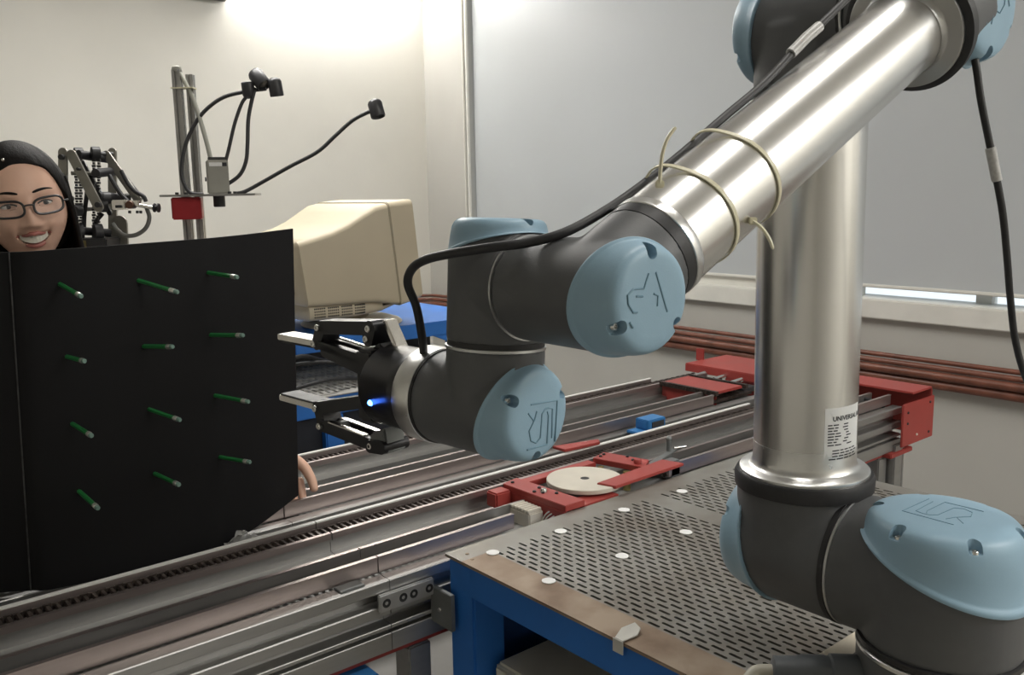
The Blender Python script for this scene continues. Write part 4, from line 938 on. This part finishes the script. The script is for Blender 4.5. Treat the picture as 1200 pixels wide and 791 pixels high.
# ================================================================== camera stand with gooseneck lamps
D = 2.5
def A(u, v, d=D): return at(u, v, d)
fl = V((fw.x, fw.y, 0)).normalized(); rl_ = V((rt.x, rt.y, 0)).normalized()
pt = A(212, 82); pole = V((pt.x, pt.y, TABLE))
std = thing('camera_stand', 'aluminium profile post with a red clamp block and a shelf plate', 'stand', pole)
def prof(name, off, r, z0, z1, par, m=profile_m):
    c = pole+rl_*off[0]+fl*off[1]; ring = []
    for k in range(4):
        a = R_(90*k); e1 = rl_*math.cos(a)+fl*math.sin(a); e2 = -rl_*math.sin(a)+fl*math.cos(a)
        for s, n_ in ((-1, 1), (-.3, 1), (-.22, .55), (.22, .55), (.3, 1)): ring.append(c + e1*r*n_ + e2*r*s)
    ring = [V((p.x, p.y, z0)) for p in ring]
    return build(name, MB().prism(ring, (0, 0, z1-z0)), m, par, angle=25)
ztop = A(205, 82).z
prof('post', (-.012, 0), .0115, TABLE, ztop, std); prof('post', (.020, .012), .0100, TABLE, ztop-.012, std)
build('post_cap', MB().lathe(V((pole.x, pole.y, 0))-rl_*.012+UP*(ztop-.006), UP, [(.012, 0), (.014, .004), (.012, .014), (.004, .018)], 16), camgrey_m, std)
for z_ in (ztop-.050,): build('post_tie', MB().obox(V((pole.x, pole.y, z_))+rl_*.004, rl_, fl, UP, .062, .036, .003), tie_m, std)
zr0, zr1 = A(220, 257).z, A(220, 231).z; zc = A(220, 230).z
rbx = A(220, 244); build('red_block', MB().obox((rbx.x, rbx.y, (zr0+zr1)/2), (rl_+fl*.25), (fl-rl_*.25), UP, .078, .07, zr1-zr0), vred_m, std, bevel=.003)
pm = A(248, 230); build('shelf_plate', MB().obox((pm.x, pm.y, zc+.002), rl_+fl*.1, fl-rl_*.1, UP, .255, .10, .006), profile_m, std, bevel=.001)
for x in (-.085, -.06, .06, .075): build('plate_bolt', MB().cyl(V((pm.x, pm.y, zc+.005))+rl_*x-fl*.03, V((pm.x, pm.y, zc+.011))+rl_*x-fl*.03, .005, n=10), black_m, std)
cmx = A(255, 207); zb, zt_ = zc+.0055, A(255, 188).z
vc = thing('vision_camera', 'small grey box camera with a black lens on the red clamped shelf', 'camera', (cmx.x, cmx.y, zb))
build('camera_body', MB().obox((cmx.x, cmx.y, (zb+zt_)/2), rl_+fl*.35, fl-rl_*.35, UP, .058, .062, zt_-zb), camgrey_m, vc, bevel=.003)
e1, e2 = (rl_+fl*.35).normalized(), (fl-rl_*.35).normalized(); cc = V((cmx.x, cmx.y, 0))
build('camera_label', MB().obox(cc+UP*(zt_-.012)-e2*.0315+e1*-.004, e1, e2, UP, .034, .002, .010), paper_m, vc); build('camera_label_dark', MB().obox(cc+UP*(zt_-.012)-e2*.0315+e1*.019, e1, e2, UP, .012, .002, .010), ink_m, vc)
build('connector_strip', MB().obox(cc+UP*(zt_+.004), e1, e2, UP, .046, .03, .009), plast_m, vc, bevel=.001)
build('lens', MB().lathe(cc+UP*(zc-.031), UP, [(.014, 0), (.016, .002), (.016, .03)], 24), black_m, vc)
build('side_knob', MB().cyl(cc+UP*(zb+.04)-e1*.03-e2*.01, cc+UP*(zb+.04)-e1*.034-e2*.01, .006, n=12), plast_m, vc)
gc = [A(207, 80), A(216, 95), A(226, 115), A(236, 145), A(243, 170), A(247, 186), A(250, 190)]
o = build('camera_cable', MB().tube(spline(gc, 6), .0062, 10), mat('grey_cable', (.30, .30, .26), .5, var=.05), loc=gc[0], angle=80); tag(o, 'grey cable running from the post top down to the box camera', 'cable')
def lamp(label, px, r, hc, hd, hr, hl, inner=False):
    pts = [A(*p) for p in px]; t = thing('gooseneck_lamp', label, 'lamp', pts[0], 'gooseneck lamps on the camera stand')
    build('gooseneck', MB().tube(spline(pts, 8), r, 10), black_m, t, angle=80)
    c = A(*hc); d = (rl_*hd[0] + UP*hd[1] + fl*hd[2]).normalized()
    build('lamp_head', MB().lathe(c-d*hl*.5, d, [(hr*.45, -hl*.10), (hr*.85, 0), (hr, hl*.14), (hr, hl*.95), (hr*.93, hl), (hr*.86, hl*.98), (hr*.78, hl*.86)], 28), mat('lamp_black', (.035, .035, .038), .4, var=.1), t)
    build('lamp_lens', MB().lathe(c+d*hl*.30, d, [(hr*.84, 0), (hr*.84, .002)], 24), mat('lamp_glass', (.42, .42, .40), .15), t)
lamp('gooseneck lamp reaching far right, its head over the monitor', [(276, 227), (288, 224), (310, 212), (340, 195), (372, 178), (392, 160), (412, 142), (428, 133), (436, 130)], .0054, (441, 128), (.25, -1, -.2), .0205, .046)
lamp('gooseneck lamp with the topmost tilted head', [(258, 224), (262, 219), (280, 206), (288, 190), (290, 170), (291, 140), (295, 118), (299, 103)], .0054, (304, 93), (.7, -.85, -.4), .0215, .052)
lamp('gooseneck lamp curving left behind the post, its head at the right', [(238, 228), (222, 225), (213, 205), (216, 175), (226, 150), (240, 130), (262, 114), (290, 107), (312, 104)], .0054, (323, 103), (.1, -1, .1), .019, .046)
lamp('gooseneck lamp with the upturned cup head', [(264, 190), (268, 175), (275, 145), (283, 122), (289, 113)], .0050, (291, 105), (.0, 1, -.25), .0175, .040)

# ================================================================== chain driven training robot
DR = 2.42
def K(u, v, d=DR): return at(u, v, d)
cb = K(112, 300); kr = thing('chain_robot', 'grey chain driven training robot arm with a silver gripper', 'robot arm', (cb.x, cb.y, TABLE))
tk = .006
def plate(name, pts, r, d, m=gunmetal_m, th=.008):
    """rounded link plate between two picture points at depth d"""
    a, b = K(*pts[0], d), K(*pts[1], d); ax = (b-a).normalized(); sd = ax.cross(fl).normalized(); ring = []
    for k in range(9): t = math.pi/2+math.pi*k/8; ring.append(a+(ax*math.cos(t)+sd*math.sin(t))*r)
    for k in range(9): t = -math.pi/2+math.pi*k/8; ring.append(b+(ax*math.cos(t)+sd*math.sin(t))*r)
    return build(name, MB().prism(ring, fl*th), m, kr, angle=30)
def hub(pt, d, r, L, m=black_m, name='pivot'): c = K(*pt, d); return build(name, MB().lathe(c-fl*.006, fl, [(r, 0), (r, L)], 16), m, kr)
plate('side_plate', [(73, 178), (74, 330)], .0115, DR-.03)
plate('side_plate', [(131, 178), (132, 335)], .0115, DR+.10)
plate('base_plate', [(139, 262), (143, 335)], .022, DR+.06)
plate('upper_link', [(83, 181), (115, 243)], .0125, DR-.035)
plate('upper_link', [(124, 181), (161, 234)], .0105, DR+.05)
plate('inner_link', [(96, 190), (128, 250)], .006, DR+.03, black_m)
plate('inner_link', [(140, 200), (165, 232)], .005, DR+.06, black_m)
for a, b, r in (((84, 181), (132, 181), .007), ((84, 203), (130, 203), .0055), ((80, 247), (118, 244), .0055), ((85, 270), (130, 273), .011), ((92, 181), (126, 186), .012), ((112, 203), (133, 201), .012), ((115, 230), (150, 232), .012)):
    build('shaft', MB().cyl(K(*a, DR-.02), K(*b, DR+.07), r, n=14), black_m if r > .006 else gunmetal_m, kr)
for c, r in (((92, 180), .016), ((112, 179), .016), ((92, 246), .014), ((92, 272), .024), ((115, 272), .022), ((82, 268), .026), ((120, 240), .020), ((124, 232), .016)):
    build('sprocket', MB().lathe(K(*c, DR), (rl_+fl*.8), [(r*.5, -.012), (r, -.010), (r, .010), (r*.5, .012)], 18), black_m, kr)
mb = MB()
for xa, ya, xb, yb in ((89, 185, 91, 268), (94, 185, 95, 268), (110, 185, 110, 268), (116, 185, 115, 270)):
    n = 26
    for k in range(n):
        p = K(xa+(xb-xa)*k/n, ya+(yb-ya)*k/n, DR+.01); mb.obox(p, rl_, fl, UP, .008 if k % 2 else .0045, .008, .0062)
v = build('drive_chain', mb, black_m, kr, smooth=False); v['kind'] = 'stuff'
for pts in ([(101, 205), (102, 225), (99, 250), (98, 275)], [(120, 250), (112, 262), (110, 285)], [(128, 205), (140, 225), (150, 236)]): build('hose', MB().tube(spline([K(*p, DR+.02) for p in pts], 6), .006, 8), black_m, kr)
for c, r in (((72, 184), .007), ((72, 204), .004), ((73, 233), .004), ((82, 233), .009), ((92, 198), .004), ((115, 240), .0075)): hub(c, DR-.042, r, .012)
for y in (247,): hub((88, y), DR-.03, .013, .03)
build('base_block', MB().obox(K(110, 300, DR+.03), rl_, fl, UP, .12, .10, .10), black_m, kr, bevel=.004)
build('base_column', MB().obox(V((cb.x, cb.y, (TABLE+.25)/2))+fl*.03, rl_, fl, UP, .15, .13, .25-TABLE), gunmetal_m, kr, bevel=.004)
build('brass_block', MB().obox(K(94, 287, DR-.03), rl_, fl, UP, .028, .02, .022), brass_m, kr, bevel=.001)
gb = [K(*p, DR-.02) for p in ((134, 239), (148, 241), (160, 240), (176, 243), (183, 244))]
build('gripper_block', MB().obox((gb[0]+gb[1])/2, rl_, fl, UP, .034, .03, .026), silver_m, kr, bevel=.002)
build('gripper_block', MB().obox(K(156, 238, DR-.02), rl_, fl, UP, .036, .02, .014), silver_m, kr, bevel=.002)
build('gripper_slot', MB().obox(K(139, 242, DR-.036), rl_, fl, UP, .016, .004, .007), dark_m, kr)
build('gripper_motor', MB().lathe(K(151, 240, DR-.036), fl, [(.010, 0), (.011, .004), (.011, .03)], 18), mat('copper_brown', (.12, .06, .04), .4, .5, var=.1), kr)
build('gripper_rod', MB().cyl(gb[2], gb[4], .0055, n=12), silver_m, kr)
build('gripper_tip', MB().lathe(K(180, 243.5, DR-.02), rl_-UP*.05, [(.006, 0), (.012, .001), (.012, .004), (.007, .005), (.007, .010), (.012, .011), (.012, .015), (.006, .016)], 14), black_m, kr)
for x in (152, 161, 165): build('gripper_screw', MB().cyl(K(x, 247, DR-.025), K(x, 250, DR-.025), .004, n=8), black_m, kr)
hs = [K(*p, DR-.01) for p in ((172, 244), (175, 255), (171, 267), (160, 275), (147, 276), (138, 270), (132, 262))]
build('air_hose', MB().tube(spline(hs, 6), .0058, 10), mat('grey_hose', (.13, .13, .12), .5, var=.05), kr)
hs = [K(*p, DR+.03) for p in ((142, 200), (150, 215), (158, 224), (168, 230), (171, 236))]
build('air_hose', MB().tube(spline(hs, 6), .0055, 10), black_m, kr)
